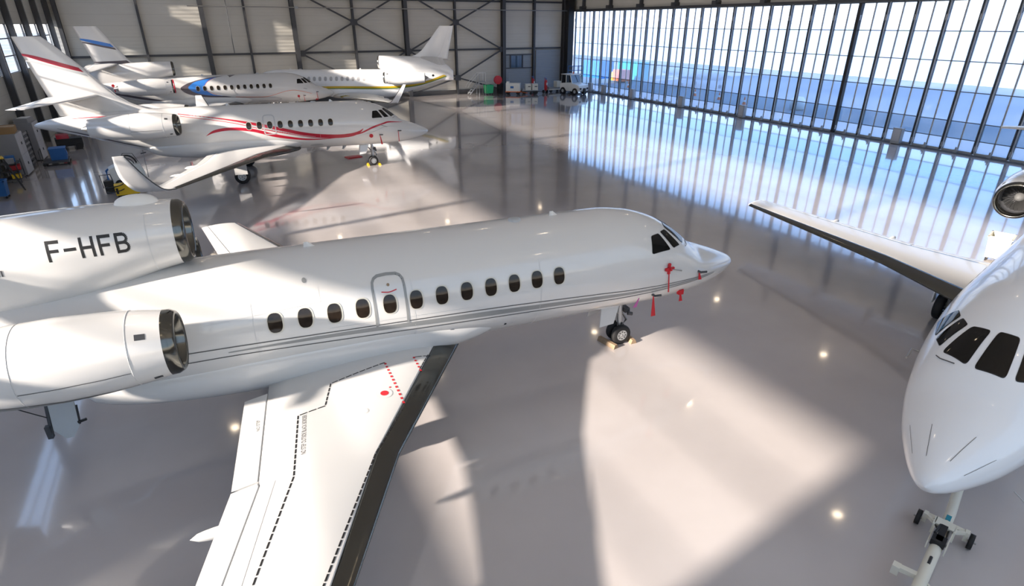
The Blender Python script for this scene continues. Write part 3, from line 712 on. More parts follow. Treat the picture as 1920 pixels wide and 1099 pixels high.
            for k in range(9):
                a_ = 15.55+.045*k; z_ = 4.2; 
                vs = []
                for da_ in (0, .022):
                    for zz in (4.15, 4.25):
                        lo, hi = math.pi/2, 3*math.pi/2
                        for _ in range(24):
                            mid = (lo+hi)/2
                            if duct(a_+da_-ca, mid)[2] > zz: lo = mid
                            else: hi = mid
                        vs.append(duct(a_+da_-ca, lo, .006))
                N.add(vs, [(0, 1, 3, 2)], 'dark_steel')
            # satcom dome
        co = N.build('centre_intake', J)
        zc0 = (pr[0][1]+pr[0][2])/2
        m = MB(); rr = .575
        m.lathe([(.16, rr), (.07, rr-.005), (0, rr-.05), (-.02, rr-.09), (.03, rr-.12), (.3, rr-.13)], P(ca, 0, zc0), (-1, 0, 0), 'chrome_reflecting_dark' if cfg.get('le_dark', True) else 'chrome', 40); m.build('intake_lip', co)
        m = MB(); m.lathe([(.3, rr-.13), (1.0, rr-.12), (1.02, .01)], P(ca, 0, zc0), (-1, 0, 0), 'black', 32); m.build('intake_duct', co)
        if cfg.get('dome'):
            da_, dz_ = cfg['dome']; m = MB(); rg = []
            for i in range(17):
                u = -1+2*i/16; k = math.sqrt(max(0, 1-abs(u)**2.2)); rg.append([P(da_+u*.36, .17*k*math.cos(2*math.pi*j/16), dz_+(.19*k*math.sin(2*math.pi*j/16) if math.sin(2*math.pi*j/16) > 0 else .03*k*math.sin(2*math.pi*j/16))) for j in range(16)])
            m.loft(rg, 'white_plain'); m.build('satellite_dome', J)
        m = MB(); m.lathe([(0, .40), (.35, .34), (.36, .30), (.1, .28)], P(19.5+plug, 0, 3.12), (-1, 0, 0), 'white_paint', 28); m.build('exhaust_nozzle', J)
    else:
        m = MB(); m.lathe([(-.3, .22), (.0, .15), (.18, .07), (.2, .01)], P(19.75, 0, 3.13), (-1, 0, 0), 'white_paint', 20); m.build('tail_cone', J)
    # fin
    m = MB(); fz = [4.7, 4.9, 5.1, 5.5, 6.2, 7.0, tz] if tri else [3.55, 3.8, 4.1, 4.5, 5.1, 6., 6.8, tz]
    lea = cfg.get('lea', [(4.7, 15.1), (4.9, 15.75), (5.11, 16.0), (5.92, 16.54), (6.43, 16.9), (7.35, 17.4), (7.62, 17.6)] if tri else [(3.55, 13.9), (3.8, 14.9), (4.1, 15.5), (4.4, 15.95), (4.73, 16.22), (5.2, 16.65), (6.04, 17.33), (6.7, 17.93), (7.25, 18.5)])
    tea = cfg.get('tea', [(3.4, 18.2), (4.97, 18.4), (7.67, 19.2)] if tri else [(3.4, 18.7), (4.69, 19.04), (7.31, 19.71)])
    rings = []
    def fpt(z_, cc, sg, off=0.):
        a0, a1 = interp(lea, z_)+plug, interp(tea, z_)+plug; th = interp([(3.5, .12), (5, .10), (7.6, .08)], z_)*(min(a1-a0, 2.4))*airfoil(cc)
        return P(lerp(a0, a1, cc), sg*(th+off), z_)
    for z_ in fz:
        rings.append([fpt(z_, (k/14)**1.5, 1) for k in range(15)]+[fpt(z_, (k/14)**1.5, -1) for k in range(14, -1, -1)])
    m.loft(rings, 'white_paint')
    for u0 in (.6,):
        m.add([fpt(z_, c_, vis, .004) for z_ in fz[1:] for c_ in (.72, .725)], [(2*k, 2*k+1, 2*k+3, 2*k+2) for k in range(len(fz)-2)], 'pale_seam')
    for (zr, zf, wd, mt) in cfg.get('fin_stripes', []):      # height at trailing edge, at leading edge, width
        vs = []
        for k in range(13):
            c_ = 1-k/12; z_ = lerp(zr, zf, (k/12)**1.5); ww = wd*(math.sin(math.pi*min(1, k/12*.6+.12)))
            vs += [fpt(z_, c_, vis, .006), fpt(z_-ww, c_, vis, .006)]
        m.add(vs, [(2*k, 2*k+1, 2*k+3, 2*k+2) for k in range(12)], mt, True)
    m.build('tail_fin', J)
    # stabiliser halves
    for s in (-1, 1):
        m = MB(); w = Wing([(0, 16.7+plug), (3.87, 18.75+plug)], [(0, 18.9+plug), (3.87, 19.45+plug)], [(0, cfg.get('sz', 4.85)), (3.87, cfg.get('sz', 4.85)-(.45 if tri else .15))], [(0, .09), (3.87, .08)], s, 0.)
        w.piece(m, [0, .8, 1.6, 2.4, 3.2, 3.8], lambda v: w.ends(v)[0], lambda v: w.ends(v)[1]-.42, 'wing_white', 12); m.build('horizontal_stabiliser', J)
        m = MB(); w.piece(m, [.25, .8, 1.6, 2.4, 3.2, 3.87], lambda v: w.ends(v)[1]-.41, lambda v: w.ends(v)[1], 'wing_white', 6); m.build('elevator', J)
    # ---- landing gear
    ng = cfg.get('ng', 3.45); r = .275
    g = MB(); g.tube([P(ng, 0, .25), P(ng, 0, .75)], .045, 'gear_grey', 12); g.tube([P(ng, 0, .6), P(ng+.03, 0, 1.5)], .075, 'gear_grey', 12)
    g.tube([P(ng, -.2, .25), P(ng, .2, .25)], .04, 'steel_bare', 10); g.tube([P(ng-.08, 0, .85), P(ng-.22, 0, .62), P(ng-.06, 0, .42)], .03, 'steel_bare', 8)
    g.tube([P(ng+.05, 0, .85), P(ng+.5, 0, 1.35)], .035, 'steel_bare', 8); g.box(P(ng-.12, 0, .98), (.14, .34, .12), 'dark_steel'); g.tube([P(ng-.1, -.22, .93), P(ng-.22, -.24, .9)], .05, 'dark_steel', 10, True); g.tube([P(ng-.1, .2, .93), P(ng-.22, .22, .9)], .05, 'dark_steel', 10, True)
    g.tube([P(ng, .05, 1.2), P(ng-.16, .1, 1.0), P(ng-.1, .06, .7)], .012, 'black', 6); g.tube([P(ng, -.05, 1.2), P(ng+.16, -.08, 1.0), P(ng+.05, -.06, .5)], .012, 'black', 6)
    go = g.build('nose_gear', J)
    for s in (-1, 1): wheel_obj(go, ng, s*.135, r, r, .15)
    m = MB()
    m.loft([[P(ng+.22, .26, 1.28), P(ng+.72, .22, 1.26), P(ng+.72, .25, 1.26), P(ng+.22, .29, 1.28)], [P(ng+.42, .36, .80), P(ng+.8, .32, .74), P(ng+.8, .34, .74), P(ng+.42, .38, .80)]], 'white_paint', smooth=False); m.build('nose_gear_door', J); m = MB()
    m.loft([[P(ng+.22, -.26, 1.28), P(ng+.72, -.22, 1.26), P(ng+.72, -.25, 1.26), P(ng+.22, -.29, 1.28)], [P(ng+.42, -.36, .80), P(ng+.8, -.32, .74), P(ng+.8, -.34, .74), P(ng+.42, -.38, .80)]], 'white_paint', smooth=False)
    m.build('nose_gear_door', J)
    mg = cfg.get('mg', 10.75)
    for s in (-1, 1):
        g = MB(); g.tube([P(mg, s*2.2, .38), P(mg-.02, s*2.15, 1.5)], .08, 'gear_grey', 12); g.tube([P(mg, s*1.95, .38), P(mg, s*2.5, .38)], .05, 'steel_bare', 10); g.tube([P(mg, s*2.15, .9), P(mg, s*1.4, 1.3)], .045, 'steel_bare', 8)
        go = g.build('main_gear', J)
        for q in (-.17, .17): wheel_obj(go, mg, s*(2.2+q), .39, .39, .24)
        m = MB(); m.box(P(mg, s*2.56, .95), (.62, .03, .85), 'white_paint'); m.build('main_gear_door', J)
    M['white_paint'] = keep
    return J

WB = dict(le=[(1.2, 8.38), (4.0, 10.14), (9.65, 12.75)], te=[(0, 12.42), (3.9, 12.66), (9.65, 13.95)], tip=9.65)
# ---- the near white jet
def paint1(m):
    ribbon(m, [(13.3, 2.50, .02), (11.95, 2.47, .02), (7.75, 2.33, .022), (5.2, 2.19, .022), (3.9, 2.09, .022), (2.2, 2.00, .018), (1.1, 1.93, .01)], 'dark_line')
    ribbon(m, [(13.3, 2.30, .02), (11.97, 2.28, .02), (7.76, 2.08, .022), (5.2, 1.95, .022), (3.9, 1.89, .022), (2.2, 1.89, .018), (1.1, 1.90, .01)], 'dark_line')
    ribbon(m, [(12.6, 2.385, .02), (11.0, 2.36, .07), (9.5, 2.30, .10), (7.76, 2.205, .125), (5.2, 2.07, .10), (3.9, 1.99, .075), (2.2, 1.945, .05), (1.3, 1.92, .01)], 'grey_stripe')
    blob(m, (11.12, 3.42), oval(11.12, 3.42, .04, .04, 16, 2), 'grey_stripe', rings=2)
    blob(m, (9.55, 3.35), oval(9.55, 3.27, .03, .03, 12, 2), 'red', rings=2) if False else None
    blob(m, (9.6, 3.16), oval(9.6, 3.16, .028, .028, 12, 2), 'wood', rings=2)
    ribbon(m, [(9.75, 3.05, .02), (9.6, 3.03, .02), (9.45, 3.06, .02)], 'red')
    ribbon(m, [(10.9, 3.3, .006), (10.9, 3.05, .006), (12.9, 2.95, .006)], 'pale_seam', smooth=False)
    ribbon(m, [(10.8, 2.52, .006), (8.0, 2.44, .006)], 'pale_seam', smooth=False)
    blob(m, (8.35, 1.9), oval(8.35, 1.9, .05, .05, 16, 2), 'seam', rings=2); blob(m, (8.35, 1.9), oval(8.35, 1.9, .035, .035, 16, 2), 'white_paint', off=.006, rings=2)
    blob(m, (7.1, 1.75), oval(7.1, 1.75, .03, .03, 10, 2), 'black', rings=2)
    ribbon(m, [(7.4, 1.95, .008), (6.9, 1.93, .008), (6.9, 1.7, .008), (7.4, 1.7, .008)], 'pale_seam', smooth=False)
jet1 = make_jet('large white tri-engine business jet in front, registration lettering on its centre engine intake', 12.213, 10.525, -.088,
    dict(win=(5.91, .529, 12, 2.804), door=(9.60, 2.83, .62, 1.02, 'grey_stripe', .05), paint=[paint1], wing_both=WB, markings=True, reg=True, dome=(13.62, 4.93), nac_stripe=True))

def paint2(m):
    ribbon(m, [(13.3, 3.52, .03), (10.97, 3.17, .06), (9.07, 2.74, .17), (7.33, 2.25, .22), (6.4, 2.08, .22), (5.4, 2.00, .21), (4.65, 2.04, .19), (4.2, 2.18, .12), (3.96, 2.36, .02)], 'crimson')
    ribbon(m, [(4.6, 2.0, .02), (4.1, 2.12, .07), (3.4, 2.40, .10), (2.8, 2.56, .09), (2.42, 2.62, .07), (1.6, 2.52, .01)], 'crimson')
    ribbon(m, [(13.2, 3.42, .02), (11.0, 3.05, .03), (9.5, 2.66, .04), (8.0, 2.30, .06), (6.9, 2.05, .05), (6.2, 1.98, .01)], 'crimson')
    ribbon(m, [(12.8, 3.47, .02), (11.0, 3.11, .05), (9.0, 2.6, .09), (7.4, 2.17, .05), (6.6, 2.05, .01)], 'light_grey_livery')
    ribbon(m, [(12.12, 2.40, .01), (11.64, 2.62, .13), (10.82, 2.70, .15), (9.76, 2.57, .16), (8.65, 2.22, .17), (7.38, 1.96, .10), (6.41, 1.89, .06), (5.31, 1.92, .01)], 'crimson')
    ribbon(m, [(4.3, 1.95, .01), (3.4, 2.15, .03), (2.7, 2.38, .03), (2.0, 2.36, .01)], 'light_grey_livery')
    ribbon(m, [(18.2, 3.45, .01), (17.2, 3.5, .035), (16.2, 3.52, .04), (15.2, 3.52, .02)], 'crimson')
    blob(m, (6.6, 1.52), oval(6.6, 1.52, .36, .08, 20, 2), 'seam', rings=2)
    ribbon(m, [(18.9, 3.02, .01), (17.5, 2.6, .09), (16, 2.15, .07), (15, 1.9, .02)], 'purple_grey')
jet2 = make_jet('white twin-engine business jet with flowing red stripes and upturned winglets', 12.029, 34.698, -.143,
    dict(tri=False, sz=4.5, win=(5.71, .53, 9, 2.804), door=(8.92, 2.83, .58, .95, 'light_grey_livery', .05), door_closed=True, paint=[paint2], mg=10.63,
         wing_both=dict(le=[(1.2, 7.85), (3.0, 9.3), (9.65, 12.35)], te=[(0, 12.2), (3.9, 12.4), (9.65, 13.35)], tip=9.65, z=[(0, 1.36), (1.3, 1.4), (9.65, 1.68)],
                        winglet=[(12.75, 13.75, 10.05, 1.80), (13.2, 14.05, 10.45, 2.45), (13.62, 14.02, 10.75, 3.3)]),
         fin_stripes=[(6.5, 5.75, .26, 'crimson'), (6.2, 5.45, .14, 'light_grey_livery')]))

def paint3(m):
    o1 = [(12.77, 2.90), (12.45, 3.12), (12.0, 3.30), (11.2, 3.50), (10.15, 3.64), (9.2, 3.72), (8.4, 3.75), (8.6, 3.70), (9.6, 3.55), (10.6, 2.9), (9.8, 2.2), (9.0, 2.02), (9.76, 2.03), (11.0, 2.12), (11.7, 2.25), (12.2, 2.38), (12.6, 2.62)]
    blob(m, (11.2, 2.85), o1, 'purple_grey', rings=24, off=.006)
    o2 = [(12.19, 2.93), (11.9, 3.18), (11.57, 3.34), (11.0, 3.46), (10.3, 3.57), (9.9, 3.57), (10.4, 2.9), (9.7, 2.2), (10.0, 2.17), (10.7, 2.24), (11.3, 2.36), (11.74, 2.51), (12.05, 2.72)]
    blob(m, (11.2, 2.86), o2, 'blue_livery', rings=24, off=.010)
    o3 = [(10.95, 2.95), (10.85, 3.12), (10.55, 3.35), (10.1, 3.55), (9.6, 3.65), (8.9, 3.68), (8.9, 2.9), (8.6, 2.05), (9.4, 2.12), (10.2, 2.25), (10.6, 2.42), (10.85, 2.65)]
    blob(m, (9.8, 2.9), o3, 'white_paint', rings=24, off=.014)
    ribbon(m, [(10.1, 3.57, .02), (10.6, 3.35, .02), (10.92, 3.0, .02), (10.8, 2.6, .02), (10.1, 2.25, .02)], 'red', off=.018)
    ribbon(m, [(8.9, 2.02, .03), (6.91, 1.91, .03), (6.01, 1.92, .03), (4.98, 2.17, .03), (4.45, 2.3, .03), (3.72, 2.34, .03), (3.01, 2.2, .03), (2.2, 1.95, .02)], 'orange')
    ribbon(m, [(9.8, 2.06, .03), (7, 1.88, .03), (5.8, 1.84, .02), (4.9, 1.62, .02), (5.6, 1.5, .02), (6.8, 1.5, .02)], 'purple_grey')
    ribbon(m, [(19, 2.9, .02), (17.5, 2.62, .16), (15.6, 2.2, .18), (13.8, 1.9, .05), (11.4, 1.6, .02)], 'purple_grey')
jet3 = make_jet('white tri-engine business jet with a pointed blue and grey flash around its rear cabin windows', 11.4, 59.32, .008,
    dict(wo=.022, win=(5.7, .525, 12, 2.804), door=(9.35, 2.83, .56, .95, 'dark_steel', .04), door_closed=True, paint=[paint3], wing_both=WB, lip_cover=True,
         fin_stripes=[(6.75, 6.3, .30, 'blue_livery'), (6.5, 6.0, .18, 'purple_grey'), (5.05, 5.12, .22, 'purple_grey')]))

def paint4(m):
    pts = [(4, 2.17), (7, 2.2), (10.4, 2.26), (13.5, 2.22), (15.5, 2.25), (17.5, 2.42), (18.9, 2.72), (20.2, 3.15), (21.0, 3.40)]
    ribbon(m, [(a, z, .17) for a, z in pts], 'gold', 1, 1.3); ribbon(m, [(a, z-.13, .09) for a, z in pts], 'green_livery', 1, 1.3)
    blob(m, (19.3, 3.22), oval(19.3, 3.22, .12, .10, 16, 2), 'black', 1, 1.3, rings=2)
jet4 = make_jet('white three-engine business jet with yellow and green stripe, facing left along the far wall', 3.2, 65.3, rad(156),
    dict(vis=1, plug=1.3, bright=True, lea=[(4.7, 15.2), (4.95, 16.0), (5.2, 16.7), (5.6, 17.1), (7.7, 18.87)], tea=[(3.4, 19.0), (4.6, 19.4), (7.78, 20.14)], win=(5.9, .523, 14, 3.0), pane='cabin_blind', paint=[paint4], le_dark=False, epl=1.2, ca=14.0, cz=.05, mg=12.4, seams=(9.,),
         wing={1: dict(le=[(1.2, 9.7), (9.7, 16.0)], te=[(0, 14.2), (4, 14.9), (9.7, 16.9)], tip=9.7, z=[(0, 1.36), (1.3, 1.4), (9.7, 1.75)], winglet=[(16.4, 17.0, 10.1, 1.9), (16.9, 17.35, 10.4, 2.5), (17.5, 17.75, 10.6, 3.3)]),
               -1: dict(le=[(1.2, 9.7), (3.2, 11.2)], te=[(0, 14.2), (3.2, 14.6)], tip=3.2)}))
def paint5(m):
    for (a0, t0), (a1, t1) in (((.42, 26), (.95, 24)), ((.36, 62), (.92, 60)), ((.42, 108), (.98, 112)), ((.42, 150), (.95, 152))):
        vs = []
        for k in range(9):
            for s in (-1, 1): vs.append(PS(lerp(a0, a1, k/8), rad(lerp(t0, t1, k/8)+s*.0035/max(.2, sec(lerp(a0, a1, k/8))[2])*57), -1, .008))
        m.add(vs, [(2*k, 2*k+1, 2*k+3, 2*k+2) for k in range(8)], 'dark_line', True)
jet5 = make_jet('white business jet at right facing the camera with a tow bar on its nose', 8.05, 2.88, rad(193.4),
    dict(win=(5.9, .529, 12, 2.804), wing_both=dict(WB, z=[(0, 1.36), (1.3, 1.39), (9.65, 1.36)]), mg=10.7, paint=[paint5], bright=True))

# ------------------------------------------------------------ red covers and streamers on the jets
def skin(j, pose, a, t, off=.03, side=-1):
    x, y, yaw = pose; q = PS(a, rad(t), side, off); c, s = math.cos(yaw), math.sin(yaw)
    return Vector((x+q[0]*c-q[1]*s, y+q[0]*s+q[1]*c, q[2]))
def streamer(p, L, w, label, mat='red', dx=.05, head=None, group=None):
    m = MB(); p = Vector(p)
    if head == 'cross': m.box(p, (.06, .05, .27), mat); m.box(p+Vector((0, -.02, 0)), (.26, .05, .07), mat); m.box(p+Vector((0, -.05, 0)), (.05, .08, .05), mat)
    elif head == 'disc': m.lathe([(0, .11), (.03, .11)], p, (0, -1, 0), mat, 18, True)
    elif head == 'block': m.box(p, (.14, .1, .13), mat)
    elif head == 'probe': m.tube([p+Vector((0, .05, .0)), p+Vector((0, -.06, .0)), p+Vector((.16, -.1, 0))], .03, 'dark_steel', 8)
    elif head: m.tube([p+Vector((0, 0, .05)), p], .03, mat, 8)
    if L: m.loft([[p+Vector((-.012, 0, 0)), p+Vector((.012, 0, 0)), p+Vector((.012, -.008, 0)), p+Vector((-.012, -.008, 0))],
            [p+Vector((dx-w/2, -.01, -L)), p+Vector((dx+w/2, -.02, -L)), p+Vector((dx+w/2, -.03, -L)), p+Vector((dx-w/2, -.02, -L))]], mat, smooth=False)
    tag(m.build('probe_cover'), label, 'cover', group)
J1, J2, J3 = (12.213, 10.525, -.088), (12.029, 34.698, -.143), (11.4, 59.32, .008)
streamer(skin(0, J1, 2.92, 8), .62, .03, 'red cross-shaped probe cover with thin ribbon below the cockpit window of the near jet', head='cross')
streamer(skin(0, J1, 1.82, 3), .22, .09, 'small red pitot cover near the nose tip of the near jet', head='probe')
streamer(skin(0, J1, 3.2, -31), .58, .13, 'long red streamer hanging from the belly line of the near jet', head='probe')
streamer(skin(0, J1, 3.63, -32), .22, .10, 'pink tag hanging ahead of the nose wheel of the near jet', 'pink', dx=-.12)
streamer(skin(0, J1, 2.2, -40), .26, .10, 'short dark red tag under the nose of the near jet', head='block', dx=.03)
streamer(skin(0, J2, 3.55, -24), 0, .1, 'round red cover above the nose wheel of the red-striped jet', head='disc')
streamer(skin(0, J2, 3.05, -20), .55, .10, 'red streamer ahead of the nose wheel of the red-striped jet', head='probe', dx=.08)
streamer(skin(0, J2, 1.95, -2), .62, .04, 'thin red ribbon with a weight near the nose of the red-striped jet', head='probe', dx=0)
streamer(skin(0, J3, 3.4, -30), .3, .03, 'round red cover under the cockpit of the blue-flashed jet', head='disc')
streamer(skin(0, J3, 2.95, -26), .5, .05, 'thin dark streamer under the cockpit of the blue-flashed jet', head='probe')
streamer(skin(0, J3, 1.75, 0), .7, .05, 'ribbon with a red block at the nose of the blue-flashed jet', head='probe')
streamer(skin(0, J3, 1.75, -62), .0, .05, 'red block under the nose of the blue-flashed jet', head='block')
streamer(skin(0, J3, 17.5, 20, .1), .5, .08, 'round red cover beside the tail engine of the blue-flashed jet', head='disc')
streamer(skin(0, J3, 16.6, 10, .5), .5, .3, 'bright red streamer behind the side engine of the blue-flashed jet', head='block')
# open access hatch under the tail of the near jet
m = MB()
def j1w(a, y, z): x0, y0, w_ = J1; c, s = math.cos(w_), math.sin(w_); return (x0-a*c-y*s, y0-a*s+y*c, z)
hatch = bpy.data.objects.new('access_hatch', None); C.objects.link(hatch); hatch.parent = jet1; hatch.location = (-15.6, -.3, .95); hatch.scale = (.8, .8, .85); hatch['label'] = 'grey access hatch hanging open'
m.loft([[(-.25, -.02, .95), (.25, -.02, .95), (.25, .02, .95), (-.25, .02, .95)], [(-.25, -.28, .12), (.25, -.28, .12), (.25, -.24, .12), (-.25, -.24, .12)], [(-.05, -.34, -.1), (.1, -.34, -.1), (.1, -.30, -.1), (-.05, -.30, -.1)]], 'light_grey_livery', smooth=False); m.build('panel', hatch)
m = MB(); m.bar((-.27, 0, .95), (-.30, -.3, .0), .06, .06, 'dark_steel'); m.bar((.27, -.1, .55), (.27, -.26, .15), .03, .03, 'black'); m.bar((.24, -.26, .2), (.42, -.26, .24), .04, .05, 'black'); m.box((-.34, -.26, .1), (.1, .12, .3), 'dark_steel'); m.build('hinge_frame', hatch)
m = MB(); m.tube([(-.3, -.2, .42), (-1.3, 0, .98)], .012, 'black', 6); m.build('stay_cable', hatch)

# ------------------------------------------------------------ wheel chocks
def chock(x, y, rz, mat, label, L=.45, group=None):
    m = MB(); m.loft([[(-L/2, -.09, 0), (-L/2, .09, 0), (-L/2, .05, .11), (-L/2, -.04, .11)], [(L/2, -.09, 0), (L/2, .09, 0), (L/2, .05, .11), (L/2, -.04, .11)]], mat, smooth=False)
    tag(m.build('wheel_chock', None, (x, y, 0), rz), label, 'chock', group)
a1 = j1w(3.45+.33, -.05, 0); a2 = j1w(3.45-.33, -.05, 0)
chock(a1[0], a1[1], rad(100), 'wood', 'long wooden chock behind the nose wheels of the near jet', .62); chock(a2[0], a2[1], rad(85), 'wood', 'wooden chock in front of the nose wheels of the near jet', .5)
def j2w(a, y, z): x0, y0, w_ = J2; c, s = math.cos(w_), math.sin(w_); return (x0-a*c-y*s, y0-a*s+y*c, z)
b1, b2 = j2w(3.45+.34, 0, 0), j2w(3.45-.34, 0, 0)
chock(b1[0], b1[1], rad(80), 'yellow', 'yellow chock behind the nose wheels of the red-striped jet', .5); chock(b2[0], b2[1], rad(80), 'yellow', 'yellow chock in front of the nose wheels of the red-striped jet', .5)
m = MB(); m.box((0, 0, .03), (.95, .62, .05), 'red'); m.box((0, 0, .062), (.75, .3, .012), 'crimson'); tag(m.build('warning_mat', None, (8.0, 37.9, 0), .2), 'red warning mat lying on the floor beside the red-striped jet', 'mat')

# ------------------------------------------------------------ tow bar on the right jet
def towbar():
    h = rad(197); t = thing('tow_bar', 'white tow bar with two small black wheels under the nose of the right jet', 'tow bar', (9.85, 3.05, 0), h)
    # local x runs toward the free end
    m = MB(); m.tube([(-1.1, -.05, .30), (0, 0, .34), (.55, 0, .36), (.75, 0, .36)], .075, 'cream', 16); m.tube([(.75, 0, .36), (1.6, 0, .34), (4.2, 0, .28)], .085, 'cream', 16); m.build('drawbar', t)
    m = MB(); m.box((.18, 0, .24), (.09, .62, .07), 'cream')
    for s in (-1, 1): m.bar((.18, s*.28, .25), (.45, s*.10, .34), .05, .05, 'cream'); m.box((.18, s*.29, .2), (.1, .06, .18), 'cream')
    m.box((.52, .14, .38), (.22, .03, .2), 'cream'); m.box((.52, -.14, .38), (.22, .03, .2), 'cream'); m.box((.50, 0, .46), (.18, .28, .04), 'cream'); m.build('axle_frame', t)
    for s in (-1, 1):
        m = MB(); m.lathe([(-.035, .05), (-.035, .13), (.035, .13), (.035, .05)], (.18, s*.37, .13), (0, 1, 0), 'rubber', 24, True); w = m.build('wheel', t)
        m = MB(); m.tube([(.18, s*.30, .13), (.18, s*.44, .13)], .018, 'steel_bare', 8); m.build('axle', w)
    m = MB(); m.tube([(.56, .09, .44), (.95, .10, .42)], .03, 'steel_bare', 10); m.box((.78, 0, .46), (.42, .09, .08), 'black'); m.box((.95, 0, .45), (.18, .19, .10), 'black'); m.tube([(.58, -.05, .48), (.85, -.08, .49)], .022, 'black', 8); m.bar((.6, -.13, .45), (.82, .04, .47), .02, .02, 'black')
    m.box((.82, .12, .38), (.5, .02, .14), 'cream'); m.box((.82, -.12, .38), (.5, .02, .14), 'cream'); m.build('hydraulic_pump', t)
    m = MB(); m.tube([(1.35, 0, .425), (1.52, 0, .42)], .022, 'black', 8); m.build('grip_slot', t)
    m = MB(); m.bar((1.78, 0, .34), (1.80, -.32, .32), .09, .08, 'cream'); m.box((1.80, -.33, .28), (.12, .10, .16), 'cream'); m.bar((1.82, .04, .34), (1.98, .26, .32), .03, .04, 'cream'); m.build('side_bracket', t)
    m = MB(); m.box((.25, 0, .425), (.14, .07, .012), 'teal'); m.box((.40, 0, .435), (.05, .09, .012), 'red'); m.build('sticker', t)
towbar()

# ------------------------------------------------------------ ground equipment
def bin_cart(x, y, s, mat, name, label, cat, rz=0., wheels=True):
    t = thing(name, label, cat, (x, y, 0), rz)
    m = MB(); a, b, h0, h1 = .36*s, .42*s, .16*s, .95*s
    o = [[(-a, -a*.8, h0), (a, -a*.8, h0), (a, a*.8, h0), (-a, a*.8, h0)], [(-b, -b*.85, h1), (b, -b*.85, h1), (b, b*.85, h1), (-b, b*.85, h1)]]
    m.loft(o, mat, smooth=False, caps=False); m.box((0, 0, h0), (2*a, 1.6*a, .03), mat)
    for sx, sy, dx, dy in ((0, 1, 2*b+.06, .06), (0, -1, 2*b+.06, .06), (1, 0, .06, 1.7*b+.06), (-1, 0, .06, 1.7*b+.06)): m.box((sx*b, sy*b*.85, h1), (dx, dy, .05), mat)
    i = [[(x_*.93, y_*.93, z_+.03) for x_, y_, z_ in r_] for r_ in o]; m.loft(i, mat, smooth=False, caps=False); m.build('tub', t)
    m = MB()
    m.box((0, 0, h0-.03), (2*a, .05, .03), 'dark_steel')
    for sx in (-1, 1):
        for sy in (-1, 1): m.lathe([(-.02, .055), (.02, .055)], (sx*a*.85, sy*a*.65, .055), (0, 1, 0), 'rubber', 14, True); m.bar((sx*a*.85, sy*a*.65, .05), (sx*a*.85, sy*a*.65, h0), .03, .03, 'dark_steel')
    m.build('castor_base', t)
    return t
bin_cart(24.6, 9.4, .95, 'cream', 'laundry_cart', 'cream canvas tub cart on castors standing behind the right jet', 'cart', .3)
bin_cart(31.2, 66.9, 1.15, 'green', 'waste_bin', 'bright green wheeled bin against the far wall', 'bin', .1)
def stairs(x, y):
    t = thing('access_steps', 'grey metal access steps with curved handrails by the far wall', 'steps', (x, y, 0), 0)
    m = MB()
    for k in range(4): m.box((-.9+.32*k, 0, .35+.28*k), (.3, .7, .04), 'pale_steel')
    m.box((.55, 0, 1.5), (.9, .75, .05), 'pale_steel')
    for s in (-.35, .35): m.bar((-1.05, s, .15), (.15, s, 1.45), .05, .08, 'pale_steel')
    m.build('treads', t)
    for s in (-.38, .38):
        m = MB(); m.tube([(-1.3, s, .9), (-1.15, s, 1.25), (-.8, s, 1.6), (0, s, 2.35), (.2, s, 2.5), (1.0, s, 2.5), (1.0, s, 1.5)], .025, 'white_plain', 8)
        m.tube([(.15, s, 0), (.15, s, 2.45)], .025, 'pale_steel', 8); m.tube([(.95, s, 0), (.95, s, 1.5)], .025, 'pale_steel', 8); m.build('handrail', t)
stairs(29.7, 67.0)
def reel(x, y):
    t = thing('hose_reel', 'red and black hose reel on a stand by the far wall', 'reel', (x, y, 0), 0)
    m = MB(); m.lathe([(-.15, .5), (.15, .5)], (0, 0, 1.6), (0, 1, 0), 'red', 24, True); m.build('drum', t)
    m = MB(); m.lathe([(-.2, .3), (.2, .3)], (.35, .1, 1.35), (0, 1, 0), 'black', 20, True); m.box((.2, 0, .55), (.5, .4, 1.1), 'black'); m.bar((0, .2, 0), (0, .2, 1.6), .06, .06, 'dark_steel'); m.build('stand', t)
reel(32.6, 67.2)
def box_cart(x, y, rz, name, label, dims, mat, extra):
    t = thing(name, label, 'cart', (x, y, 0), rz); L, W_, H_ = dims
    m = MB(); m.box((0, 0, .35+H_/2), (L, W_, H_), mat); m.box((0, 0, .33), (L+.1, W_+.06, .1), extra); m.box((-L/2+.2, 0, .35+H_+.08), (.3, W_*.7, .16), mat); m.build('body', t)
    for sx in (-1, 1):
        for sy in (-1, 1):
            m = MB(); m.lathe([(-.06, .2), (.06, .2)], (sx*L*.36, sy*W_*.45, .2), (0, 1, 0), 'rubber', 18, True); m.build('wheel', t)
    m = MB(); m.bar((L/2, 0, .3), (L/2+.9, 0, .15), .08, .06, extra); m.build('drawbar', t)
    return t
c = box_cart(34.0, 65.8, rad(-35), 'ground_power_unit', 'white ground power cart with a blue mark and red base near the far wall', (1.7, 1.0, .95), 'tug_white', 'orange')
m = MB(); m.box((-.1, -.51, .85), (.4, .02, .25), 'blue'); m.build('badge', c)
m = MB(); m.tube([(-.5, .3, 1.3), (-.6, .3, 2.4)], .02, 'pale_steel', 6); m.build('aerial', c)
c = box_cart(36.0, 65.3, rad(-20), 'equipment_trolley', 'flat trolley loaded with two white boxes near the far wall', (2.0, 1.0, .12), 'pale_steel', 'black')
for bx, bz, d in ((-.5, .85, .75), (.45, .8, .65)):
    pass
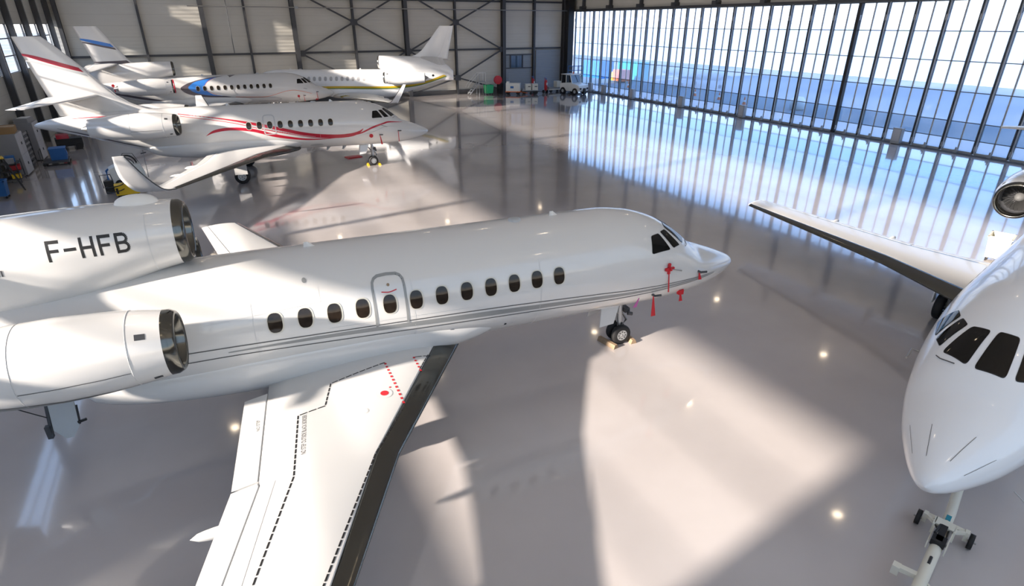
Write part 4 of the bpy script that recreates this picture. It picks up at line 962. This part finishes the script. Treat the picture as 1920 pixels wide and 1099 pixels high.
for lx, lab in ((-.22, 'left white box standing on the flat trolley'), (.60, 'right white box standing on the flat trolley')):
    m = MB(); m.box((0, 0, .33), (.7, .75, .66), 'cream'); m.box((0, 0, .68), (.74, .79, .04), 'white_plain'); m.box((.1, -.38, .4), (.3, .02, .1), 'dark_steel')
    tag(m.build('equipment_box', None, (36.0+lx*math.cos(rad(-20)), 65.3+lx*math.sin(rad(-20)), .475), rad(-20)), lab, 'box')
def bottle_trolley(x, y, label):
    t = thing('fire_extinguisher', label, 'fire extinguisher', (x, y, 0), .3)
    m = MB(); m.lathe([(0, .13), (.1, .17), (1.0, .17), (1.15, .1), (1.25, .05)], (0, 0, .35), (0, 0, 1), 'red', 20, True); m.build('bottle', t)
    m = MB(); m.bar((-.15, .1, .2), (-.1, .15, 1.8), .05, .05, 'red'); m.bar((.15, .1, .2), (.1, .15, 1.8), .05, .05, 'red'); m.box((0, .15, 1.8), (.34, .05, .05), 'blue'); m.box((0, 0, 1.62), (.1, .1, .2), 'blue'); m.box((0, -.18, 1.1), (.2, .02, .3), 'cream'); m.build('frame', t)
    for s in (-.3, .3):
        m = MB(); m.lathe([(-.04, .2), (.04, .2)], (s, .1, .2), (1, 0, 0), 'rubber', 16, True); m.build('wheel', t)
bottle_trolley(37.6, 67.3, 'red wheeled fire extinguisher with blue cap, further of the pair by the far wall'); bottle_trolley(38.1, 65.0, 'red wheeled fire extinguisher with blue cap, nearer of the pair by the far wall')
c = box_cart(39.9, 66.0, 0, 'baggage_trailer', 'low grey trailer with a box parked behind the white tug', (2.2, 1.2, .15), 'pale_steel', 'cream')
m = MB(); m.box((0, 0, .35), (.7, .8, .7), 'cream'); tag(m.build('crate', None, (40.4, 66.0, .56), 0), 'cream crate on the low grey trailer', 'crate')

def tug():
    t = thing('towing_tractor', 'white aircraft towing tractor with open cab near the hangar door corner', 'tractor', (40.6, 62.6, 0), rad(-75))
    # local x forward
    m = MB()
    prof = [(-1.45, .55), (-1.45, 1.25), (-.2, 1.35), (.15, 1.35), (1.2, 1.2), (1.55, 1.1), (1.55, .45)]
    m.loft([[(x, s, z) for x, z in prof] for s in (-.85, .85)], 'tug_white', smooth=False)
    m.box((0, 0, .55), (2.9, 1.5, .3), 'tug_white'); m.build('body', t)
    m = MB()
    for s in (-.82, .82): m.tube([(-1.3, s, 1.2), (-1.25, s, 2.25), (.15, s, 2.25), (.45, s, 1.3)], .06, 'tug_white', 8); m.tube([(-.5, s, 1.3), (-.5, s, 2.25)], .05, 'tug_white', 8)
    m.box((-.55, 0, 2.27), (1.6, 1.75, .08), 'tug_white'); m.box((1.6, 0, .75), (.14, 1.6, .35), 'white_plain'); m.build('cab_frame', t)
    m = MB(); m.add([(.42, -.76, 1.38), (.42, .76, 1.38), (.17, .76, 2.2), (.17, -.76, 2.2)], [(0, 1, 2, 3)], 'clear_dark'); m.build('windscreen', t)
    m = MB(); m.box((-.6, .35, 1.45), (.5, .5, .3), 'black'); m.box((-.85, .35, 1.75), (.12, .5, .5), 'black'); m.build('seat', t)
    for sx in (-.95, 1.0):
        for s in (-.8, .8):
            m = MB(); m.lathe([(-.12, .2), (-.12, .4), (.12, .4), (.12, .2)], (sx, s, .4), (0, 1, 0), 'rubber', 24, True); w = m.build('wheel', t)
            m = MB(); m.lathe([(-.13, .19), (.13, .19)], (sx, s, .4), (0, 1, 0), 'hub', 16, True); m.build('wheel_hub', w)
    m = MB()
    for s in (-.6, .6): m.box((1.68, s, .75), (.03, .3, .2), 'black')
    m.build('headlamp', t)
    m = MB(); m.lathe([(0, .09), (.15, .08), (.2, .03)], (-.4, .3, 2.31), (0, 0, 1), 'orange', 14, True); m.build('beacon', t)
    m = MB(); m.box((1.75, 0, .5), (.2, .3, .6), 'black'); m.build('tow_hitch', t)
tug()
def lattice(x, y):
    t = thing('work_platform', 'dark scissor work platform with railings behind the white towing tractor', 'platform', (x, y, 0), 0)
    m = MB(); m.box((0, 0, .3), (1.6, 1., .3), 'dark_steel')
    for s in (-.4, .4):
        for z in (.5, 1.25): m.bar((-.7, s, z), (.7, s, z+.7), .06, .06, 'dark_steel'); m.bar((.7, s, z), (-.7, s, z+.7), .06, .06, 'dark_steel')
    m.build('scissor_base', t)
    m = MB(); m.box((0, 0, 2.05), (1.7, 1., .08), 'pale_steel')
    for sx in (-.8, 0, .8):
        for s in (-.48, .48): m.bar((sx, s, 2.05), (sx, s, 3.05), .04, .04, 'blue')
    for z in (2.55, 3.05):
        for s in (-.48, .48): m.bar((-.8, s, z), (.8, s, z), .04, .04, 'blue')
        for s in (-.8, .8): m.bar((s, -.48, z), (s, .48, z), .04, .04, 'blue')
    m.build('railing', t)
lattice(42.1, 64.6)

# left side: cabinets, boxes, trolley, ladder
def cabinet(x, y, h, label):
    t = thing('storage_cabinet', label, 'cabinet', (x, y, 0), 0)
    m = MB(); m.box((0, 0, h/2+.03), (.9, 1.5, h-.06), 'cabinet_side'); m.box((0, 0, .03), (.84, 1.4, .06), 'black'); m.build('body', t)
    for s in (-1, 1):
        for z0, z1 in ((.08, h*.5-.01), (h*.5+.01, h-.03)):
            m = MB(); m.box((.46, s*.375, (z0+z1)/2), (.025, .73, z1-z0), 'cabinet_grey'); d = m.build('cabinet_door', t)
            m = MB(); m.box((.485, s*.06, (z0+z1)/2), (.02, .03, .14), 'dark_steel'); m.build('handle', d)
cabinet(-9.95, 42.0, 2.3, 'tall grey double cabinet against the left wall, nearer one'); cabinet(-10.0, 46.6, 2.3, 'tall grey cabinet against the left wall, nearer the tail of the red-striped jet')
m = MB(); m.box((0, 0, .17), (.75, 1.3, .34), 'cardboard'); m.box((0, 0, .345), (.77, .08, .01), 'cream'); tag(m.build('cardboard_box', None, (-9.95, 42.1, 2.3), .1), 'brown cardboard box on top of the nearer grey cabinet', 'box')
m = MB(); m.box((0, 0, .12), (.7, 1.0, .24), 'cabinet_side'); m.box((0, .1, .25), (.5, .7, .03), 'white_plain'); tag(m.build('cardboard_box', None, (-10.0, 46.5, 2.3), -.15), 'flat grey package on top of the further grey cabinet', 'box')
def rack():
    t = thing('drawer_rack', 'dark open rack between the two tall grey cabinets', 'rack', (-10.0, 44.3, 0), 0)
    m = MB()
    for sx in (-.3, .3):
        for sy in (-.6, .6): m.box((sx, sy, 1.), (.05, .05, 2.), 'dark_steel')
    m.build('frame', t)
    for k in range(7):
        m = MB(); m.box((0, 0, .15+.28*k), (.62, 1.2, .03), 'dark_steel'); m.box((.28, 0, .22+.28*k), (.03, 1.1, .12), 'cabinet_side'); m.build('shelf', t)
rack()
def flat_trolley():
    t = thing('flat_trolley', 'low black flat trolley at the foot of the grey cabinets', 'trolley', (-8.6, 44.4, 0), .1)
    m = MB(); m.box((0, 0, .2), (1.3, 1.5, .08), 'dark_steel'); m.build('deck', t)
    for sx in (-.6, .6):
        for sy in (-.65, .65):
            m = MB(); m.lathe([(-.03, .08), (.03, .08)], (sx, sy, .08), (0, 1, 0), 'rubber', 14, True); m.build('wheel', t)
    m = MB(); m.tube([(-.7, -.6, .24), (-.7, -.6, .9), (-.7, .6, .9), (-.7, .6, .24)], .02, 'dark_steel', 8); m.build('handle', t)
flat_trolley()
m = MB(); m.box((0, 0, .32), (.8, .85, .64), 'blue'); m.box((0, 0, .66), (.86, .91, .05), 'blue'); m.box((.42, 0, .35), (.02, .5, .25), 'container_blue'); tag(m.build('storage_crate', None, (-8.45, 44.6, .245), .1), 'blue crate on the low black trolley beside the cabinets', 'crate')
def ladder():
    t = thing('step_ladder', 'dark folding step ladder at the left edge', 'ladder', (-9.55, 37.7, 0), .3)
    for s in (1, -1):
        m = MB()
        for y in (-.3, .3): m.bar((s*.5, y, 0), (s*.06, y, 1.7), .05, .07, 'black')
        for k in range(1, 6 if s > 0 else 3): z = .28*k*(1 if s > 0 else 1.8); m.box((s*(.5-.26*z), 0, z), (.1, .6, .03), 'black')
        m.build('ladder_frame', t)
    m = MB(); m.box((0, 0, 1.7), (.2, .66, .05), 'yellow'); m.build('top_cap', t)
ladder()
bin_cart(-9.7, 36.2, .9, 'blue', 'waste_bin', 'blue bin on the floor at the left edge', 'bin', 0)
def tool_trolley():
    t = thing('tool_trolley', 'cluttered dark tool trolley with blue and red cloths at the left edge', 'trolley', (-9.75, 39.8, 0), 0)
    m = MB()
    for z in (.25, .65, 1.05): m.box((0, 0, z), (.7, 1.1, .05), 'dark_steel')
    for sx in (-.33, .33):
        for sy in (-.53, .53): m.box((sx, sy, .6), (.04, .04, 1.1), 'dark_steel')
    m.build('frame', t)
    for x, y, z, d, k, n_ in ((0, .2, 1.22, (.4, .5, .3), 'blue', 'cloth'), (.1, -.35, 1.2, (.35, .3, .25), 'cabinet_side', 'tool_case'), (.1, .1, .8, (.5, .6, .22), 'red', 'cloth'), (.15, -.3, .4, (.4, .4, .22), 'yellow', 'tool_case'), (0, .3, .42, (.4, .35, .28), 'blue', 'tool_case')):
        m = MB(); m.box((x, y, z), d, k, rz=.2); m.build(n_, t)
tool_trolley()
def floor_machine():
    t = thing('floor_machine', 'dark red ride-on machine behind the tail of the red-striped jet', 'machine', (-8.6, 49.6, 0), .2)
    m = MB(); m.box((0, 0, .5), (1.5, .9, .5), 'black'); m.box((-.3, 0, .85), (.7, .8, .3), 'crimson'); m.build('body', t)
    for sx in (-.5, .5):
        for sy in (-.45, .45):
            m = MB(); m.lathe([(-.06, .22), (.06, .22)], (sx, sy, .22), (0, 1, 0), 'rubber', 16, True); m.build('wheel', t)
floor_machine()

# cleaning / power unit beside the winglet of the red-striped jet
def power_unit():
    t = thing('ground_power_unit', 'white wheeled ground unit with black hoses beside the winglet of the red-striped jet', 'cart', (-4.2, 36.3, 0), rad(8)); t.scale = (.85, .85, .85)
    m = MB(); m.loft([[(-.9, s, .35), (-.95, s, 1.15), (-.5, s, 1.35), (.75, s, 1.30), (.9, s, .8), (.9, s, .35)] for s in (-.5, .5)], 'tug_white', smooth=False); m.box((-.2, -.51, .95), (.6, .02, .3), 'light_grey_livery'); m.build('body', t)
    for sx in (-.55, .6):
        for s in (-.48, .48):
            m = MB(); m.lathe([(-.08, .13), (-.08, .25), (.08, .25), (.08, .13)], (sx, s, .25), (0, 1, 0), 'rubber', 20, True); w = m.build('wheel', t)
            m = MB(); m.lathe([(-.085, .12), (.085, .12)], (sx, s, .25), (0, 1, 0), 'pale_steel', 14, True); m.build('wheel_hub', w)
    m = MB(); m.tube([(.1+.55*math.cos(u)*.9, .1, 1.25+.55*math.sin(u)) for u in [math.pi*k/14 for k in range(15)]], .05, 'black', 8); m.tube([(.1+.35*math.cos(u), -.1, 1.25+.4*math.sin(u)) for u in [math.pi*k/10 for k in range(11)]], .03, 'dark_steel', 8)
    m.tube([(-.4, .3, 1.3), (.0, .35, 1.9), (.5, .3, 1.85), (.8, .3, 1.1)], .02, 'dark_steel', 6); m.build('hose', t)
    m = MB(); m.tube([(-.95, .1, 1.1), (-1.08, .1, 1.0), (-1.1, .1, .5), (-1.05, .05, .25)], .06, 'blue', 8); m.tube([(-1.1, .1, .5), (-1.35, .05, .38)], .05, 'dark_steel', 8); m.build('blue_hose', t)
    m = MB(); m.tube([(1.05, .2, .3), (1.1, .2, 2.1)], .02, 'steel_bare', 6); m.tube([(.95, .2, 1.8), (1.25, .2, 1.85)], .03, 'dark_steel', 6); m.build('mast', t)
power_unit()
def canister(x, y):
    t = thing('tool_stand', 'small black box on a stand in front of the yellow case', 'stand', (x, y, 0), .1)
    m = MB(); m.box((0, 0, .35), (.42, .3, .6), 'black'); m.build('box', t)
    m = MB(); m.tube([(-.25, 0, .3), (-.3, 0, .95), (.15, 0, .95), (.2, 0, .6)], .025, 'dark_steel', 8); m.build('handle', t)
canister(-4.95, 34.75)
def yellow_case():
    t = thing('power_converter', 'yellow case with a coiled black cable behind the dome of the near jet', 'case', (-4.15, 33.9, 0), rad(8))
    m = MB(); m.box((0, 0, .35), (1.0, .6, .45), 'yellow'); m.box((0, 0, .59), (.96, .56, .04), 'yellow'); m.box((-.42, -.305, .35), (.1, .01, .28), 'black'); m.box((.42, -.1, .6), (.12, .3, .05), 'black'); m.box((0, 0, .08), (.9, .5, .12), 'black'); m.build('body', t)
    m = MB(); m.tube([(-.45+.38*math.cos(u), -.1+.42*math.sin(u), .2+.02*k) for k, u in enumerate([2*math.pi*k/12 for k in range(25)])], .025, 'black', 6); m.build('cable', t)
yellow_case()
m = MB(); m.tube([(-5.2-1.2*k, 26.5+.8*math.sin(k*.6)+.35*k, .025) for k in range(5)], .022, 'black', 6); tag(m.build('power_cable'), 'black cable lying on the floor behind the near jet at left', 'cable')
# painted floor outline near the tow bar
m = MB()
for p0, p1 in (((11.9, 2.95), (10.9, 1.35)), ((12.15, 2.8), (13.4, 2.3)), ((10.9, 1.35), (12.9, .6))): m.bar((p0[0], p0[1], .003), (p1[0], p1[1], .003), .025, .004, 'pale_seam')
struct(m.build('trim_4'), 'thin outline of a floor pit cover')

# ------------------------------------------------------------ beyond the door
for x, y, k, lab in ((59.5, 84.5, 'container_blue', 'blue container outside, nearest the door corner'), (62.5, 79, 'teal', 'teal container outside beyond the door')):
    m = MB(); m.box((0, 0, 1.3), (2.4, 5.2, 2.6), k)
    for q in range(9): m.box((-1.22, -2.4+.6*q, 1.3), (.05, .12, 2.4), k)
    tag(m.build('shipping_container', None, (x, y, -.3), 0), lab, 'container')
m = MB(); m.box((0, 0, 1.), (1.6, 2.2, 1.6), 'orange'); m.box((-.3, 1.5, .8), (1., 1., 1.2), 'yellow'); m.lathe([(-.2, .4), (.2, .4)], (0, -.6, .4), (0, 1, 0), 'rubber', 16, True); tag(m.build('loader', None, (57.5, 75.5, -.3), 0), 'orange and yellow loader outside beyond the door', 'vehicle')
def cone(x, y, lab):
    m = MB(); m.lathe([(0, .22), (.05, .2), (.3, .14)], (0, 0, 0), (0, 0, 1), 'orange', 14, True); m.lathe([(.3, .14), (.5, .10)], (0, 0, 0), (0, 0, 1), 'white_plain', 14); m.lathe([(.5, .10), (.85, .03)], (0, 0, 0), (0, 0, 1), 'orange', 14, True)
    tag(m.build('traffic_cone', None, (x, y, -.3), 0), lab, 'cone')
for x, y, lab in ((53.5, 68.5, 'orange and white cone outside, beside the loader'), (54.5, 56.5, 'orange and white cone outside, middle one of the row'), (54.2, 52.2, 'orange and white cone outside, third in the row'), (53.2, 47.5, 'orange and white cone outside, fourth in the row')): cone(x, y, lab)
m = MB(); m.lathe([(0, .45), (.1, .7), (.9, .75), (1.25, .45), (1.3, .05)], (0, 0, 0), (0, 0, 1), 'white_plain', 20, True); tag(m.build('fuel_drum', None, (54.8, 42.0, -.3), 0), 'round white tank outside seen through the clear panes', 'tank')
def outside_jet():
    t = thing('parked_aircraft', 'white aircraft wing and body parked outside beyond the door', 'aircraft', (63, 66, -.3), rad(100))
    m = MB(); m.lathe([(0, .02), (.6, .35), (2, .75), (8, .8), (11, .3), (12, .05)], (-6, 0, 1.7), (1, 0, 0), 'white_plain', 24, True); m.build('fuselage', t)
    for s in (-1, 1):
        m = MB(); m.loft([[(-1, s*.5, 1.3), (1.2, s*.5, 1.3), (1.2, s*.5, 1.45), (-1, s*.5, 1.5)], [(.6, s*7.5, 1.7), (1.4, s*7.5, 1.7), (1.4, s*7.5, 1.76), (.6, s*7.5, 1.78)]], 'white_plain', smooth=False); m.build('wing', t)
    for sx, sy in ((-4.5, 0), (.8, 1.6), (.8, -1.6)):
        m = MB(); m.tube([(sx, sy, .2), (sx, sy, 1.3)], .06, 'steel_bare', 8); m.lathe([(-.08, .25), (.08, .25)], (sx, sy, .25), (0, 1, 0), 'rubber', 16, True); m.build('landing_gear', t)
outside_jet()
